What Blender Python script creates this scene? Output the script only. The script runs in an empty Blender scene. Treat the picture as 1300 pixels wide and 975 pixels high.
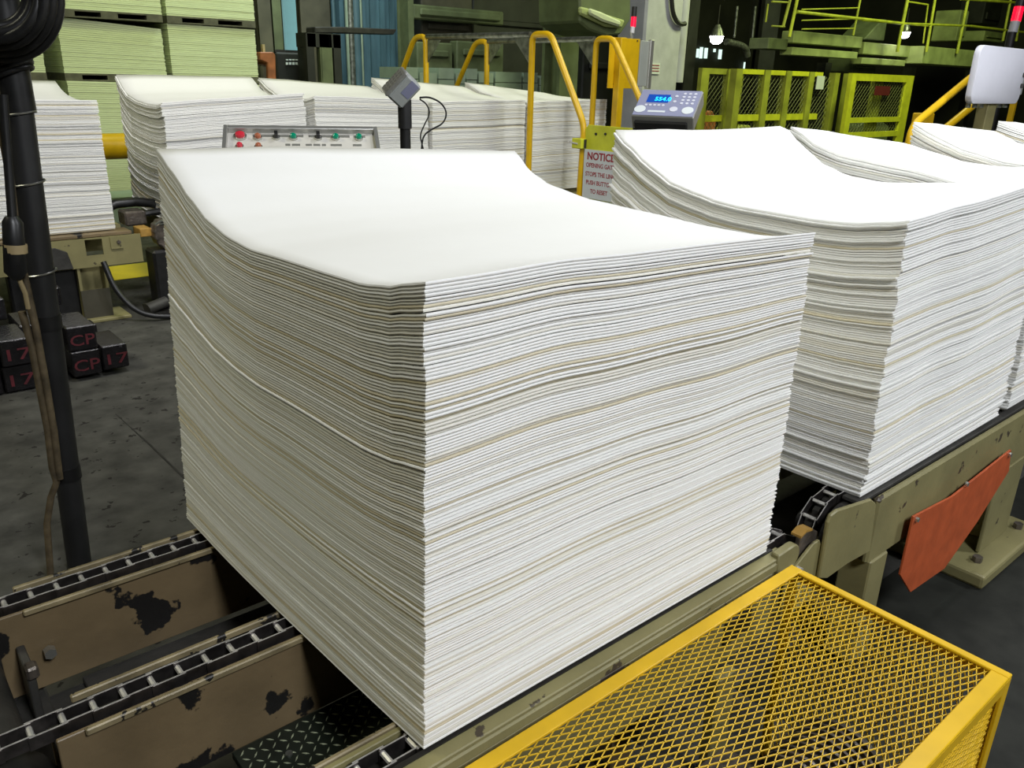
import bpy, bmesh, math, random
from mathutils import Vector, Matrix
R = random.Random(7)
SC = bpy.context.scene
COL = SC.collection
PI = math.pi

# ------------------------------------------------------------------ camera
CX = Vector((0.76431199, -0.64440712, 0.02380435))      # camera right in world
CD = Vector((-0.20959787, -0.28316933, -0.93588667))    # camera down
CF = Vector((0.60983269, 0.71032007, -0.35149607))      # camera forward
CAM = Vector((-0.50991725, -0.76843419, 0.91405335))
FPX = 1037.25
cd = bpy.data.cameras.new('camera'); cam = bpy.data.objects.new('camera', cd); COL.objects.link(cam)
m = Matrix.Identity(4)
for i in range(3):
    m[i][0] = CX[i]; m[i][1] = -CD[i]; m[i][2] = -CF[i]; m[i][3] = CAM[i]
cam.matrix_world = m
cd.sensor_width = 36; cd.lens = FPX / 1300 * 36; cd.clip_start = 0.02; cd.clip_end = 200
SC.camera = cam
def on(ax, v, px, py):
    """point of the plane (axis ax = v) that the photo shows at px, py"""
    d = CX * (px - 650) + CD * (py - 487.5) + CF * FPX
    return CAM + d * ((v - CAM[ax]) / d[ax])

FL = -0.52   # factory floor height, 0 is the top of the conveyor chains

# ------------------------------------------------------------------ materials
def nodes(name):
    mt = bpy.data.materials.new(name); mt.use_nodes = True
    nt = mt.node_tree; b = nt.nodes['Principled BSDF']
    return mt, nt, b
def mat(name, col, rough=.5, metal=0, var=.08, scale=12, chips=None, chip_t=.62, chip_scale=9, bump=0, bscale=60, emit=None, estr=1, aniso=None, spec=.5):
    mt, nt, b = nodes(name)
    b.inputs['Roughness'].default_value = rough; b.inputs['Metallic'].default_value = metal
    b.inputs['Specular IOR Level'].default_value = spec
    tc = nt.nodes.new('ShaderNodeTexCoord')
    vec = tc.outputs['Object']
    if aniso:
        mp = nt.nodes.new('ShaderNodeMapping'); mp.inputs['Scale'].default_value = aniso
        nt.links.new(vec, mp.inputs['Vector']); vec = mp.outputs['Vector']
    nz = nt.nodes.new('ShaderNodeTexNoise'); nz.inputs['Scale'].default_value = scale; nz.inputs['Detail'].default_value = 5
    nt.links.new(vec, nz.inputs['Vector'])
    rp = nt.nodes.new('ShaderNodeValToRGB')
    rp.color_ramp.elements[0].position = .3; rp.color_ramp.elements[1].position = .7
    lo = [max(0, c * (1 - var)) for c in col]; hi = [min(1, c * (1 + var)) for c in col]
    rp.color_ramp.elements[0].color = (*lo, 1); rp.color_ramp.elements[1].color = (*hi, 1)
    nt.links.new(nz.outputs['Fac'], rp.inputs['Fac'])
    out = rp.outputs['Color']
    if chips:
        n2 = nt.nodes.new('ShaderNodeTexNoise'); n2.inputs['Scale'].default_value = chip_scale; n2.inputs['Detail'].default_value = 6
        n2.inputs['Roughness'].default_value = .55
        nt.links.new(vec, n2.inputs['Vector'])
        r2 = nt.nodes.new('ShaderNodeValToRGB')
        r2.color_ramp.elements[0].position = chip_t; r2.color_ramp.elements[1].position = chip_t + .015
        nt.links.new(n2.outputs['Fac'], r2.inputs['Fac'])
        mx = nt.nodes.new('ShaderNodeMix'); mx.data_type = 'RGBA'
        nt.links.new(r2.outputs['Color'], mx.inputs[0]); nt.links.new(out, mx.inputs[6]); mx.inputs[7].default_value = (*chips, 1)
        out = mx.outputs[2]
    nt.links.new(out, b.inputs['Base Color'])
    if bump:
        n3 = nt.nodes.new('ShaderNodeTexNoise'); n3.inputs['Scale'].default_value = bscale; n3.inputs['Detail'].default_value = 6
        nt.links.new(vec, n3.inputs['Vector'])
        bp = nt.nodes.new('ShaderNodeBump'); bp.inputs['Strength'].default_value = bump; bp.inputs['Distance'].default_value = .01
        nt.links.new(n3.outputs['Fac'], bp.inputs['Height']); nt.links.new(bp.outputs['Normal'], b.inputs['Normal'])
    if emit:
        b.inputs['Emission Color'].default_value = (*emit, 1); b.inputs['Emission Strength'].default_value = estr
    return mt
M = {}
M['pulp'] = mat('pulp_white', (.87, .868, .835), .9, var=.004, scale=30, spec=.1)
M['pulp_b'] = mat('pulp_cream', (.80, .78, .70), .9, var=.01, scale=30, spec=.1)
M['pulp_c'] = mat('pulp_tan', (.68, .62, .46), .9, var=.05, scale=30, spec=.1)
M['bale'] = mat('baled_pulp_side', (.62, .68, .42), .9, var=.10, scale=26, spec=.1, aniso=(.35, .35, 9))
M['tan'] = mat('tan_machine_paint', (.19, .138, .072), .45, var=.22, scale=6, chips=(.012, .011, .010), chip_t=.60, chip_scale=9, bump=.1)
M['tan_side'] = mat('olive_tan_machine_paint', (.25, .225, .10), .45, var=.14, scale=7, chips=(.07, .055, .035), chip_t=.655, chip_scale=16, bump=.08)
M['strip'] = mat('worn_wear_strip', (.27, .22, .12), .45, metal=.1, var=.4, scale=20, chips=(.02, .018, .015), chip_t=.60, chip_scale=30)
M['steel'] = mat('chain_steel', (.10, .09, .085), .33, metal=.85, var=.4, scale=40)
M['shiny'] = mat('worn_bright_steel', (.72, .70, .66), .32, metal=.55, var=.25, scale=60)
M['dark'] = mat('greasy_dark_steel', (.025, .023, .02), .5, metal=.2, var=.4, scale=14)
M['darkgrey'] = mat('dark_grey_steel', (.06, .058, .052), .5, metal=.3, var=.35, scale=10, bump=.15)
M['grease'] = mat('greasy_machine', (.13, .11, .09), .35, metal=.4, var=.6, scale=25, bump=.5, bscale=40)
M['yellow'] = mat('safety_yellow_paint', (.70, .43, .008), .35, var=.08, scale=14, chips=(.10, .09, .07), chip_t=.735, chip_scale=16)
M['yellowmesh'] = mat('yellow_expanded_metal', (.72, .46, .02), .38, var=.15, scale=30)
M['yellowbr'] = mat('bright_yellow_paint', (.95, .75, .01), .4, var=.06)
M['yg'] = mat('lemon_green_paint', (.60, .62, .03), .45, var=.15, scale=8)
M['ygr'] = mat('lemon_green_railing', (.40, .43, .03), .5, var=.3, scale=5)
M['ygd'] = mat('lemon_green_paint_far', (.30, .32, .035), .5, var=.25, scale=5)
M['wiremesh'] = mat('dull_olive_wire', (.13, .14, .035), .6, var=.2)
M['orange'] = mat('red_orange_paint', (.50, .10, .03), .5, var=.15, scale=20, bump=.05)
M['floor_dark'] = mat('darker_floor', (.020, .021, .017), .75, spec=.15, var=.3, scale=12)
M['floor'] = mat('concrete_floor', (.066, .065, .057), .8, spec=.2, var=.38, scale=9, chips=(.022, .020, .018), chip_t=.64, chip_scale=22, bump=.25, bscale=30)
M['wall'] = mat('dark_factory_wall', (.030, .030, .020), .8, var=.5, scale=.8)
M['ceil'] = mat('dark_ceiling', (.02, .02, .016), .9, var=.3, scale=1)
M['black'] = mat('black_paint', (.018, .018, .018), .45, var=.3, scale=10)
M['rubber'] = mat('black_rubber', (.012, .012, .012), .38, var=.3, scale=30)
M['tar'] = mat('black_tarred_bar', (.010, .009, .010), .22, var=.4, scale=20, bump=.5, bscale=50, chips=(.05, .045, .05), chip_t=.67, chip_scale=30)
M['red_text'] = mat('red_marking', (.10, .010, .015), .6, var=.3, scale=40)
M['cable'] = mat('dirty_brown_cable', (.10, .075, .04), .6, var=.5, scale=30)
M['tanband'] = mat('tan_band', (.35, .27, .14), .5)
M['wire'] = mat('galvanised_wire', (.45, .45, .42), .3, metal=.9)
M['grey'] = mat('light_grey_enclosure', (.36, .38, .36), .45, var=.04)
M['white'] = mat('off_white_enclosure', (.66, .66, .72), .45, var=.02)
M['alu'] = mat('brushed_aluminium', (.50, .50, .47), .35, metal=.7, var=.05)
M['panel'] = mat('panel_face', (.66, .64, .58), .5, var=.04)
M['strip_label'] = mat('grey_label_strip', (.18, .18, .16), .5)
M['red_lamp'] = mat('red_button_lamp', (.6, .03, .05), .2, emit=(1, .05, .1), estr=.05)
M['orange_lamp'] = mat('orange_button', (.42, .12, .05), .3)
M['green_lamp'] = mat('green_pilot_lamp', (.0, .20, .11), .15, emit=(0, .8, .4), estr=.08)
M['bezel'] = mat('silver_bezel', (.55, .55, .5), .25, metal=.8)
M['blackknob'] = mat('black_knob', (.02, .02, .02), .3)
M['indface'] = mat('blue_grey_keypad_face', (.24, .25, .36), .4, var=.03)
M['lcd'] = mat('blue_display_glass', (.01, .04, .20), .2, emit=(.01, .08, .5), estr=.5)
M['digit'] = mat('cyan_digits', (.0, .5, .9), .4, emit=(.02, .55, 1), estr=1.6)
M['key'] = mat('pale_keys', (.55, .56, .62), .5)
M['sign'] = mat('white_sign_plate', (.62, .66, .66), .5, var=.03)
M['signred'] = mat('dark_red_print', (.32, .03, .04), .6)
M['signgreen'] = mat('green_print', (.02, .30, .15), .6)
M['redglow'] = mat('red_beacon_glow', (.8, .0, .03), .3, emit=(1, .005, .03), estr=1.6)
M['lampglow'] = mat('lamp_glow', (1, 1, 1), .3, emit=(1, .97, 1), estr=22)
M['whiteplastic'] = mat('white_plastic', (.6, .6, .65), .4)
M['concrete'] = mat('pale_concrete_column', (.43, .43, .47), .8, var=.12, scale=5, bump=.2)
M['olive'] = mat('olive_steel', (.10, .12, .055), .6, var=.3, scale=4)
M['olivelt'] = mat('olive_steel_light', (.11, .135, .06), .6, var=.25, scale=4)
M['mezz'] = mat('mezzanine_paint', (.32, .37, .14), .6, var=.3, scale=3)
M['blue'] = mat('blue_steel_cladding', (.07, .135, .165), .45, var=.35, scale=2, aniso=(3, 3, .5))
M['teal'] = mat('daylit_pane', (.1, .3, .32), .3, emit=(.26, .50, .50), estr=.55)
M['winglow'] = mat('bright_far_window', (.5, .6, .6), .3, emit=(.75, 1, .9), estr=1.1)
M['brownsteel'] = mat('brown_steel', (.060, .055, .035), .6, var=.4, scale=3)
M['darkmach'] = mat('dark_machinery', (.012, .0125, .009), .6, var=.5, scale=4)
M['wood'] = mat('grey_pallet_wood', (.09, .085, .055), .8, var=.3, scale=14)
M['rust'] = mat('rust_orange_machine', (.28, .09, .03), .5, var=.3, scale=10)
M['redsign'] = mat('dark_red_plate', (.12, .015, .015), .5)
M['palewrap'] = mat('pale_grey_green_bales', (.24, .30, .22), .8, var=.12, scale=5)
M['galv'] = mat('galvanised_rail', (.20, .21, .18), .35, metal=.7, var=.5, scale=20)
M['diamond'] = mat('black_green_tread_plate', (.016, .022, .014), .42, metal=.3, var=.4, scale=15)
M['tread'] = mat('worn_tread_bars', (.42, .46, .30), .35, metal=.3, var=.3, scale=30)
M['orangestain'] = mat('orange_tan_cap', (.42, .24, .05), .5, var=.2, scale=30)

# ------------------------------------------------------------------ mesh builder
class MB:
    def __init__(s): s.v = []; s.f = []; s.mi = []
    def _add(s, vs, fs, mi=0):
        o = len(s.v); s.v += [tuple(v) for v in vs]
        for f in fs: s.f.append([i + o for i in f]); s.mi.append(mi)
        return s
    def box(s, a, b, mi=0, mw=None):
        x0, y0, z0 = [min(a[i], b[i]) for i in range(3)]; x1, y1, z1 = [max(a[i], b[i]) for i in range(3)]
        vs = [Vector(p) for p in ((x0,y0,z0),(x1,y0,z0),(x1,y1,z0),(x0,y1,z0),(x0,y0,z1),(x1,y0,z1),(x1,y1,z1),(x0,y1,z1))]
        if mw is not None: vs = [mw @ v for v in vs]
        return s._add(vs, [(0,3,2,1),(4,5,6,7),(0,1,5,4),(1,2,6,5),(2,3,7,6),(3,0,4,7)], mi)
    def prism(s, pts, d, mi=0):
        """polygon pts (3D) extruded by vector d"""
        n = len(pts); d = Vector(d); P = [Vector(p) for p in pts]
        return s._add(P + [p + d for p in P], [tuple(range(n))[::-1], tuple(range(n, 2*n))] + [(i, (i+1) % n, (i+1) % n + n, i+n) for i in range(n)], mi)
    def tube(s, pts, r, seg=10, mi=0, closed=False):
        P = [Vector(p) for p in pts]; n = len(P)
        rs = r if isinstance(r, (list, tuple)) else [r] * n
        T = []
        for i in range(n):
            if closed: t = P[(i+1) % n] - P[i-1]
            else: t = P[min(i+1, n-1)] - P[max(i-1, 0)]
            T.append(t.normalized())
        up = Vector((0,0,1)) if abs(T[0].z) < .9 else Vector((1,0,0))
        nrm = (up - T[0] * up.dot(T[0])).normalized()
        vs = []
        for i in range(n):
            nrm = (nrm - T[i] * nrm.dot(T[i])).normalized(); bn = T[i].cross(nrm)
            for k in range(seg):
                a = 2*PI*k/seg; vs.append(P[i] + (nrm*math.cos(a) + bn*math.sin(a)) * rs[i])
        fs = []
        for i in range(n if closed else n-1):
            j = (i+1) % n
            for k in range(seg):
                k2 = (k+1) % seg; fs.append((i*seg+k, i*seg+k2, j*seg+k2, j*seg+k))
        if not closed: fs += [tuple(range(seg))[::-1], tuple((n-1)*seg+k for k in range(seg))]
        return s._add(vs, fs, mi)
    def build(s, name, mats, parent=None, bevel=0, smooth=False, seg=1):
        me = bpy.data.meshes.new(name)
        me.from_pydata(s.v, [], s.f)
        if not isinstance(mats, (list, tuple)): mats = [mats]
        for t in mats: me.materials.append(t)
        me.polygons.foreach_set('material_index', s.mi)
        bm = bmesh.new(); bm.from_mesh(me)
        if bevel:
            ed = [e for e in bm.edges if len(e.link_faces) == 2 and e.calc_face_angle(0) > .5]
            bmesh.ops.bevel(bm, geom=ed, offset=bevel, segments=seg, affect='EDGES', profile=.5)
        bmesh.ops.recalc_face_normals(bm, faces=bm.faces)
        if smooth:
            for f in bm.faces: f.smooth = True
            for e in bm.edges:
                if len(e.link_faces) == 2 and e.calc_face_angle(0) > .7: e.smooth = False
        bm.to_mesh(me); bm.free()
        o = bpy.data.objects.new(name, me); COL.objects.link(o)
        if parent is not None:
            o.parent = parent; o.matrix_parent_inverse = parent_world(parent).inverted()
        return o
def parent_world(p):
    mw = p.matrix_basis.copy()
    if p.parent is not None: mw = parent_world(p.parent) @ p.matrix_parent_inverse @ mw
    return mw
def tag(o, label=None, cat=None, group=None, kind=None):
    if label: o['label'] = label
    if cat: o['category'] = cat
    if group: o['group'] = group
    if kind: o['kind'] = kind
    return o
def thing(name, loc, label, cat, group=None):
    o = bpy.data.objects.new(name, None); COL.objects.link(o); o.location = loc
    o.empty_display_size = .05
    return tag(o, label, cat, group)
def copy_tree(o, parent=None, off=None):
    c = o.copy(); COL.objects.link(c)
    if parent is not None: c.parent = parent
    if off is not None: c.location = c.location + Vector(off)
    for ch in list(o.children): copy_tree(ch, c)
    return c
def struct(mb, name, mats, **k): return tag(mb.build(name, mats, **k), kind='structure')
def text(body, size, origin, right, up, matl, parent, name='lettering', bold=0, ext=.0006, align='LEFT', sx=1):
    cu = bpy.data.curves.new('t', 'FONT'); cu.body = body; cu.size = size; cu.extrude = ext; cu.align_x = align; cu.offset = bold
    cu.space_line = 1.0; cu.resolution_u = 3
    t = bpy.data.objects.new('t', cu); COL.objects.link(t)
    me = bpy.data.meshes.new_from_object(t); bpy.data.objects.remove(t); bpy.data.curves.remove(cu)
    right = Vector(right).normalized(); up = Vector(up).normalized(); nn = right.cross(up)
    mw = Matrix.Identity(4)
    for i in range(3): mw[i][0] = right[i]*sx; mw[i][1] = up[i]; mw[i][2] = nn[i]; mw[i][3] = origin[i]
    me.transform(mw); me.materials.clear(); me.materials.append(matl)
    o = bpy.data.objects.new(name, me); COL.objects.link(o)
    if parent is not None:
        o.parent = parent; o.matrix_parent_inverse = parent_world(parent).inverted()
    return o
def frame(o, right, up, nrm):
    mw = Matrix.Identity(4)
    for i in range(3): mw[i][0] = right[i]; mw[i][1] = up[i]; mw[i][2] = nrm[i]; mw[i][3] = o[i]
    return mw
def arc(pts, n=6):
    """round the corners of a polyline (list of (point, radius))"""
    out = []
    for i, (p, r) in enumerate(pts):
        p = Vector(p)
        if r <= 0 or i in (0, len(pts)-1): out.append(p); continue
        a = (Vector(pts[i-1][0]) - p).normalized(); b = (Vector(pts[i+1][0]) - p).normalized()
        p0 = p + a*r; p1 = p + b*r
        for k in range(n+1):
            t = k/n; out.append(p0*(1-t)**2 + p*2*t*(1-t) + p1*t*t)
    return out

# ------------------------------------------------------------------ the room
struct(MB().box((-8, -6, FL-.1), (30, 18, FL)), 'floor', M['floor'])
struct(MB().box((1.02, -6, FL), (9, .12, FL+.002)), 'floor', M['floor_dark'])  # thin slab in a darker floor colour, right of the near conveyor
struct(MB().box((-8, -6, 7), (30, 18, 7.1)), 'ceiling', M['ceil'])
struct(MB().box((-8, 16, FL), (30, 16.2, 7)), 'wall_back', M['wall'])
struct(MB().box((28, -6, FL), (28.2, 16, 7)), 'wall_right', M['wall'])
struct(MB().box((-8.2, -6, FL), (-8, 16, 7)), 'wall_left', M['wall'])
struct(MB().box((-8, -6.2, FL), (30, -6, 7)), 'wall_front', M['wall'])

# ------------------------------------------------------------------ pulp stacks
def lerp_tab(tab, v):
    if v <= tab[0][0]: return tab[0][1]
    for (a, za), (b, zb) in zip(tab, tab[1:]):
        if v <= b:
            t = (v-a)/(b-a); t = t*t*(3-2*t)*.5 + t*.5
            return za + (zb-za)*t
    return tab[-1][1]
def stack(root, x0, x1, y0, y1, n, L, Rt, h, bulge=0, a0=.12, apow=1.2, nx=20, ny=22, jit=(.0008, .0014), prot=(0, 0), seed=1, ind=100, protx=1, rec=.05, sag=0, gapf=.16, LL=(0, 0, 0, 0)):
    """sheets from bottom to top; L and Rt give the curl of the top sheet along y at the left and right edges"""
    rr = random.Random(seed)
    W = x1-x0; D = y1-y0
    pitch = 1.0/n
    ph = [rr.uniform(0, 6.28) for _ in range(6)]
    def zsurf(u, v, t):
        zl = lerp_tab(L, v*D) - h; zr = lerp_tab(Rt, v*D) - h
        c = zl*(1-u) + zr*u + bulge*math.sin(PI*u)
        w = .0022*math.sin(u*9+ph[0]+t*3)*math.sin(t*PI) + .0016*math.sin(u*17+ph[1]-t*7)*math.sin(t*PI)
        w += .0035*math.exp(-((u-.26)/.10)**2)*min(1, t*1.5)
        w += (.0016*math.sin(v*8+ph[2]+t*5) + .001*math.sin(v*15+ph[3]+t*9))*math.sin(t*PI)
        s = -sag*abs(math.sin(v*PI*2.0))*(1-t)
        return h*t + c*(a0 + (1-a0)*t**apow) + w + s
    us = [i/nx for i in range(nx+1)]; vs_ = [j/ny for j in range(ny+1)]
    rest = MB(); gx = gy = 0
    mats = [M['pulp'], M['pulp_b'], M['pulp_c']]
    for k in range(n):
        if rr.random() < .18: gx = rr.gauss(0, jit[0]*1.3); gy = rr.gauss(0, jit[1]*1.3)
        dx = gx + rr.gauss(0, jit[0]*.6); dy = gy + rr.gauss(0, jit[1]*.6)
        if rr.random() < prot[0]*protx: dx -= rr.uniform(.3, 1)*prot[1]
        if rr.random() < prot[0]*1.2: dy -= rr.uniform(.3, 1)*prot[1]*.5
        sk = rr.gauss(0, .0009)
        t0 = k*pitch; gap = rr.uniform(.5, 1.6)*gapf
        if rr.random() < .07: gap += .10
        t1 = t0 + pitch*(1-gap)
        q = rr.random(); mi = 0 if q < .78 else (1 if q < .965 else 2)
        if rr.random() < rec: dy += rr.uniform(.0015, .0045); mi = 1 if rr.random() < .6 else 2  # set-back sheets get a darker tint that paints in their shadow line
        if k == n-1: dx = dy = 0; mi = 0; t0 = 1-pitch*.95; t1 = 1
        mb = rest if k < n-ind else MB()
        b = MB()
        def P(u, v, t, ins):
            ox = ((LL[0]*(1-v) + LL[1]*v)*(1-t) + (LL[2]*(1-v) + LL[3]*v)*t)*(1-u)
            x = x0 + ins + u*(W-2*ins) + dx + ox + sk*(v-.5)
            y = y0 + ins + v*(D-2*ins) + dy + sk*(u-.5)
            return (x, y, zsurf(u, v, t))
        tm = (t0*.5 + t1*.5); NX, NY = nx+1, ny+1
        vv = [P(u, v, t0, .0008) for v in vs_ for u in us] + [P(u, v, t1, .0008) for v in vs_ for u in us]
        T = NX*NY
        ring = [(i, 0) for i in range(nx)] + [(nx, j) for j in range(ny)] + [(i, ny) for i in range(nx, 0, -1)] + [(0, j) for j in range(ny, 0, -1)]
        base = len(vv)
        vv += [P(us[i], vs_[j], tm, 0) for i, j in ring]
        ff = []
        for j in range(ny):
            for i in range(nx):
                a = j*NX+i; ff.append((a, a+NX, a+NX+1, a+1)); ff.append((T+a, T+a+1, T+a+NX+1, T+a+NX))
        nr = len(ring)
        for q2 in range(nr):
            i, j = ring[q2]; i2, j2 = ring[(q2+1) % nr]
            a = j*NX+i; b2 = j2*NX+i2; ma = base+q2; mb2 = base+(q2+1) % nr
            ff.append((a, b2, mb2, ma)); ff.append((ma, mb2, T+b2, T+a))
        mb._add(vv, ff, mi)
        if mb is not rest:
            o = mb.build('top_sheet' if k == n-1 else 'pulp_sheet', mats, root)
            if k == n-1:
                for p in o.data.polygons: p.use_smooth = abs(p.normal.z) > .5
    if rest.v:
        tag(rest.build('sheet_pile', mats, root), kind='stuff')
def pulp_thing(x0, y0, label, group): return thing('pulp_sheet_stack', (x0+.43, y0+.4, 0), label, 'pulp stack', group)

G1 = 'stacks of pulp sheets on the near conveyor'
t = pulp_thing(0, 0, 'large stack of white pulp sheets nearest in the foreground, top curling up at the back', G1)
stack(t, 0, .86, 0, .84, 150,
      [(0,.690),(.04,.680),(.08,.669),(.145,.660),(.28,.6565),(.35,.655),(.47,.651),(.55,.657),(.63,.673),(.70,.702),(.77,.740),(.84,.775)],
      [(0,.666),(.05,.650),(.122,.643),(.232,.643),(.4,.650),(.566,.656),(.70,.673),(.77,.695),(.84,.742)],
      .655, bulge=.004, seed=11, jit=(.00028, .0014), prot=(.05, .004), protx=.12, rec=.10, gapf=.115, nx=24, ny=34, LL=(0, -.036, .014, -.004))
t = pulp_thing(1.24, 0, 'stack of pulp sheets with ragged banded left side, next behind the foreground stack', G1)
stack(t, 1.255, 2.07, 0, .87, 120,
      [(0,.655),(.05,.643),(.13,.630),(.216,.626),(.422,.628),(.50,.634),(.559,.645),(.641,.660),(.727,.697),(.82,.748),(.87,.783)],
      [(0,.705),(.1,.680),(.25,.655),(.475,.634),(.586,.640),(.679,.666),(.771,.718),(.84,.772),(.87,.780)],
      .655, bulge=-.006, seed=5, jit=(.0007, .0016), prot=(.17, .010), nx=22, ny=24, sag=.002, gapf=.11, LL=(0, 0, -.029, 0))
t = pulp_thing(2.12, 0, 'stack of pulp sheets third along the near conveyor, curled left edge showing behind the second', G1)
stack(t, 2.12, 2.975, 0, .86, 90,
      [(0,.700),(.1,.665),(.244,.646),(.443,.678),(.64,.697),(.737,.719),(.86,.778)],
      [(0,.700),(.2,.66),(.475,.640),(.6,.645),(.72,.67),(.86,.700)],
      .655, seed=8, jit=(.0015, .0018), prot=(.3, .007), nx=10, ny=18, ind=1)
t = pulp_thing(3.0, 0, 'stack of pulp sheets fourth along the near conveyor, under the white cabinet', G1)
stack(t, 3.01, 3.85, 0, .85, 90,
      [(0,.700),(.2,.655),(.45,.655),(.62,.690),(.75,.735),(.85,.782)],
      [(0,.700),(.2,.66),(.475,.640),(.6,.655),(.72,.68),(.85,.730)],
      .655, seed=9, jit=(.0015, .0018), prot=(.3, .007), nx=8, ny=16, ind=1)
t = pulp_thing(3.87, 0, 'stack of pulp sheets farthest right on the near conveyor, cut by the picture edge', G1)
stack(t, 3.875, 4.72, 0, .85, 90,
      [(0,.700),(.2,.655),(.45,.66),(.62,.700),(.75,.745),(.85,.775)],
      [(0,.700),(.2,.66),(.475,.640),(.6,.655),(.72,.68),(.85,.730)],
      .655, seed=10, nx=8, ny=14, ind=1)
G2 = 'stacks of pulp sheets on the far conveyor'
YB = 4.52
LB = [(0,.722),(.08,.706),(.25,.706),(.45,.718),(.65,.75),(.75,.80),(.84,.868)]
RB = [(0,.783),(.1,.765),(.3,.745),(.5,.75),(.65,.78),(.84,.872)]
t = pulp_thing(-.05, YB, 'stack of pulp sheets at far left, right behind the black post', G2)
stack(t, -.05, .86, YB, YB+.9, 95, [(0,.735),(.9,.83)], [(0,.735),(.3,.722),(.45,.726),(.65,.745),(.78,.775),(.9,.822)], .72, seed=21, nx=8, ny=14, ind=1, jit=(.0015,.002), prot=(.15,.006))
t = pulp_thing(1.25, YB, 'stack of pulp sheets with wavy yellowish left side, behind the button console', G2)
stack(t, 1.22, 2.15, YB, YB+.84, 80, LB, RB, .71, a0=.45, apow=1, seed=22, nx=10, ny=18, ind=1, jit=(.002,.002), prot=(.3,.008), sag=.0)
t = pulp_thing(2.22, YB, 'stack of pulp sheets behind the small sensor box on a pole', G2)
stack(t, 2.22, 3.14, YB, YB+.86, 80, [(0,.765),(.1,.745),(.3,.735),(.55,.755),(.7,.80),(.86,.866)], [(0,.742),(.3,.745),(.6,.77),(.86,.818)], .72, seed=23, nx=8, ny=16, ind=1, jit=(.0015,.002), prot=(.2,.006), a0=.4)
t = pulp_thing(3.18, YB, 'stack of pulp sheets under the two far legs of the yellow handrails', G2)
stack(t, 3.18, 4.10, YB, YB+.86, 80, [(0,.725),(.3,.73),(.6,.78),(.86,.884)], [(0,.745),(.3,.745),(.6,.77),(.86,.828)], .72, seed=24, nx=8, ny=16, ind=1, jit=(.0015,.002), prot=(.2,.006), a0=.4)
t = pulp_thing(4.13, YB, 'stack of pulp sheets behind the tall yellow handrail leg and the notice sign', G2)
stack(t, 4.13, 5.05, YB, YB+.86, 80, [(0,.725),(.3,.73),(.6,.78),(.86,.862)], [(0,.75),(.3,.745),(.6,.76),(.86,.785)], .72, seed=25, nx=8, ny=16, ind=1, jit=(.0015,.002), prot=(.2,.006), a0=.4)

# ------------------------------------------------------------------ chains
PT = .0435
def chain(name_label, yc, xs, path=None, group='conveyor chains under the near stacks', w=.030, src=None):
    """open link chain laid along x at height 0 (or along a path of points)"""
    root = thing('conveyor_chain', (xs[0], yc, -.02), name_label, 'chain', group)
    pts = path if path else [Vector((x, yc, -.012)) for x in [xs[0]+PT*i for i in range(int((xs[1]-xs[0])/PT)+1)]]
    n = len(pts)
    for i in range(n-1):
        a, b = pts[i], pts[i+1]; d = (b-a).normalized(); up = Vector((0,1,0)).cross(d) * -1
        if up.z < 0 and abs(d.x) > .1 and not path: up = -up
        off = 0.0 if i % 2 else .0028
        for sgn in (-1, 1):
            mb = MB(); yy = sgn*(w/2 + off)
            mw = frame(a + Vector((0, yy, 0)), d, Vector((0,1,0)), up)
            mb.box((-.006, -.0013, -.012), (PT+.006, .0013, .0105), 0, mw)
            mb.box((-.004, -.0009, .0105), (PT+.004, .0009, .0115), 1, mw)
            mb.build('link_plate', [M['steel'], M['shiny']], root)
        MB().tube([a + Vector((0, -w/2-.004, 0)) + up*.003, a + Vector((0, w/2+.004, 0)) + up*.003], .0048, 8).build('roller', M['shiny'], root, smooth=True)
    return root
X0 = -.52
chain('leftmost conveyor chain of open rectangular links, running under the back of the foreground stack', .771, (-.567, .22))
chain('middle conveyor chain of open rectangular links, running under the middle of the foreground stack', .398, (-.600, .20))
def wrap_path(xa, xc, zc, r, y, fwd=1):
    """straight run on top ending round a sprocket"""
    P = []
    if fwd > 0:
        x = xc
        k = int((x-xa)/PT); P = [Vector((x-PT*(k-i), y, zc+r)) for i in range(k+1)]
        a = 0
        while a < PI*.62:
            a += PT/r; P.append(Vector((xc + r*math.sin(a), y, zc + r*math.cos(a))))
    return P
chain('short run of conveyor chain at the near rail, emerging right of the foreground stack', .030, (-.26, .2), path=None)
rc = chain('greasy roller chain end curling down at the near conveyor end, right of the foreground stack', .035, (.78, 1), path=wrap_path(.78, .955, -.058, .046, .035))
# far conveyor head: chain wraps the big sprocket at its left end, seen below the second stack
Pw = []
xc, zc, r = 1.215, -.098, .086
a = PI*.62
while a > 0: Pw.append(Vector((xc - r*math.sin(a), .062, zc + r*math.cos(a)))); a -= PT/r
Pw += [Vector((xc + PT*i + .01, .062, zc + r)) for i in range(0, 8)]
chain('heavy roller chain wrapping the sprocket below the corner of the second stack', .062, (1.1, 1.5), path=Pw, w=.036)

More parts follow.
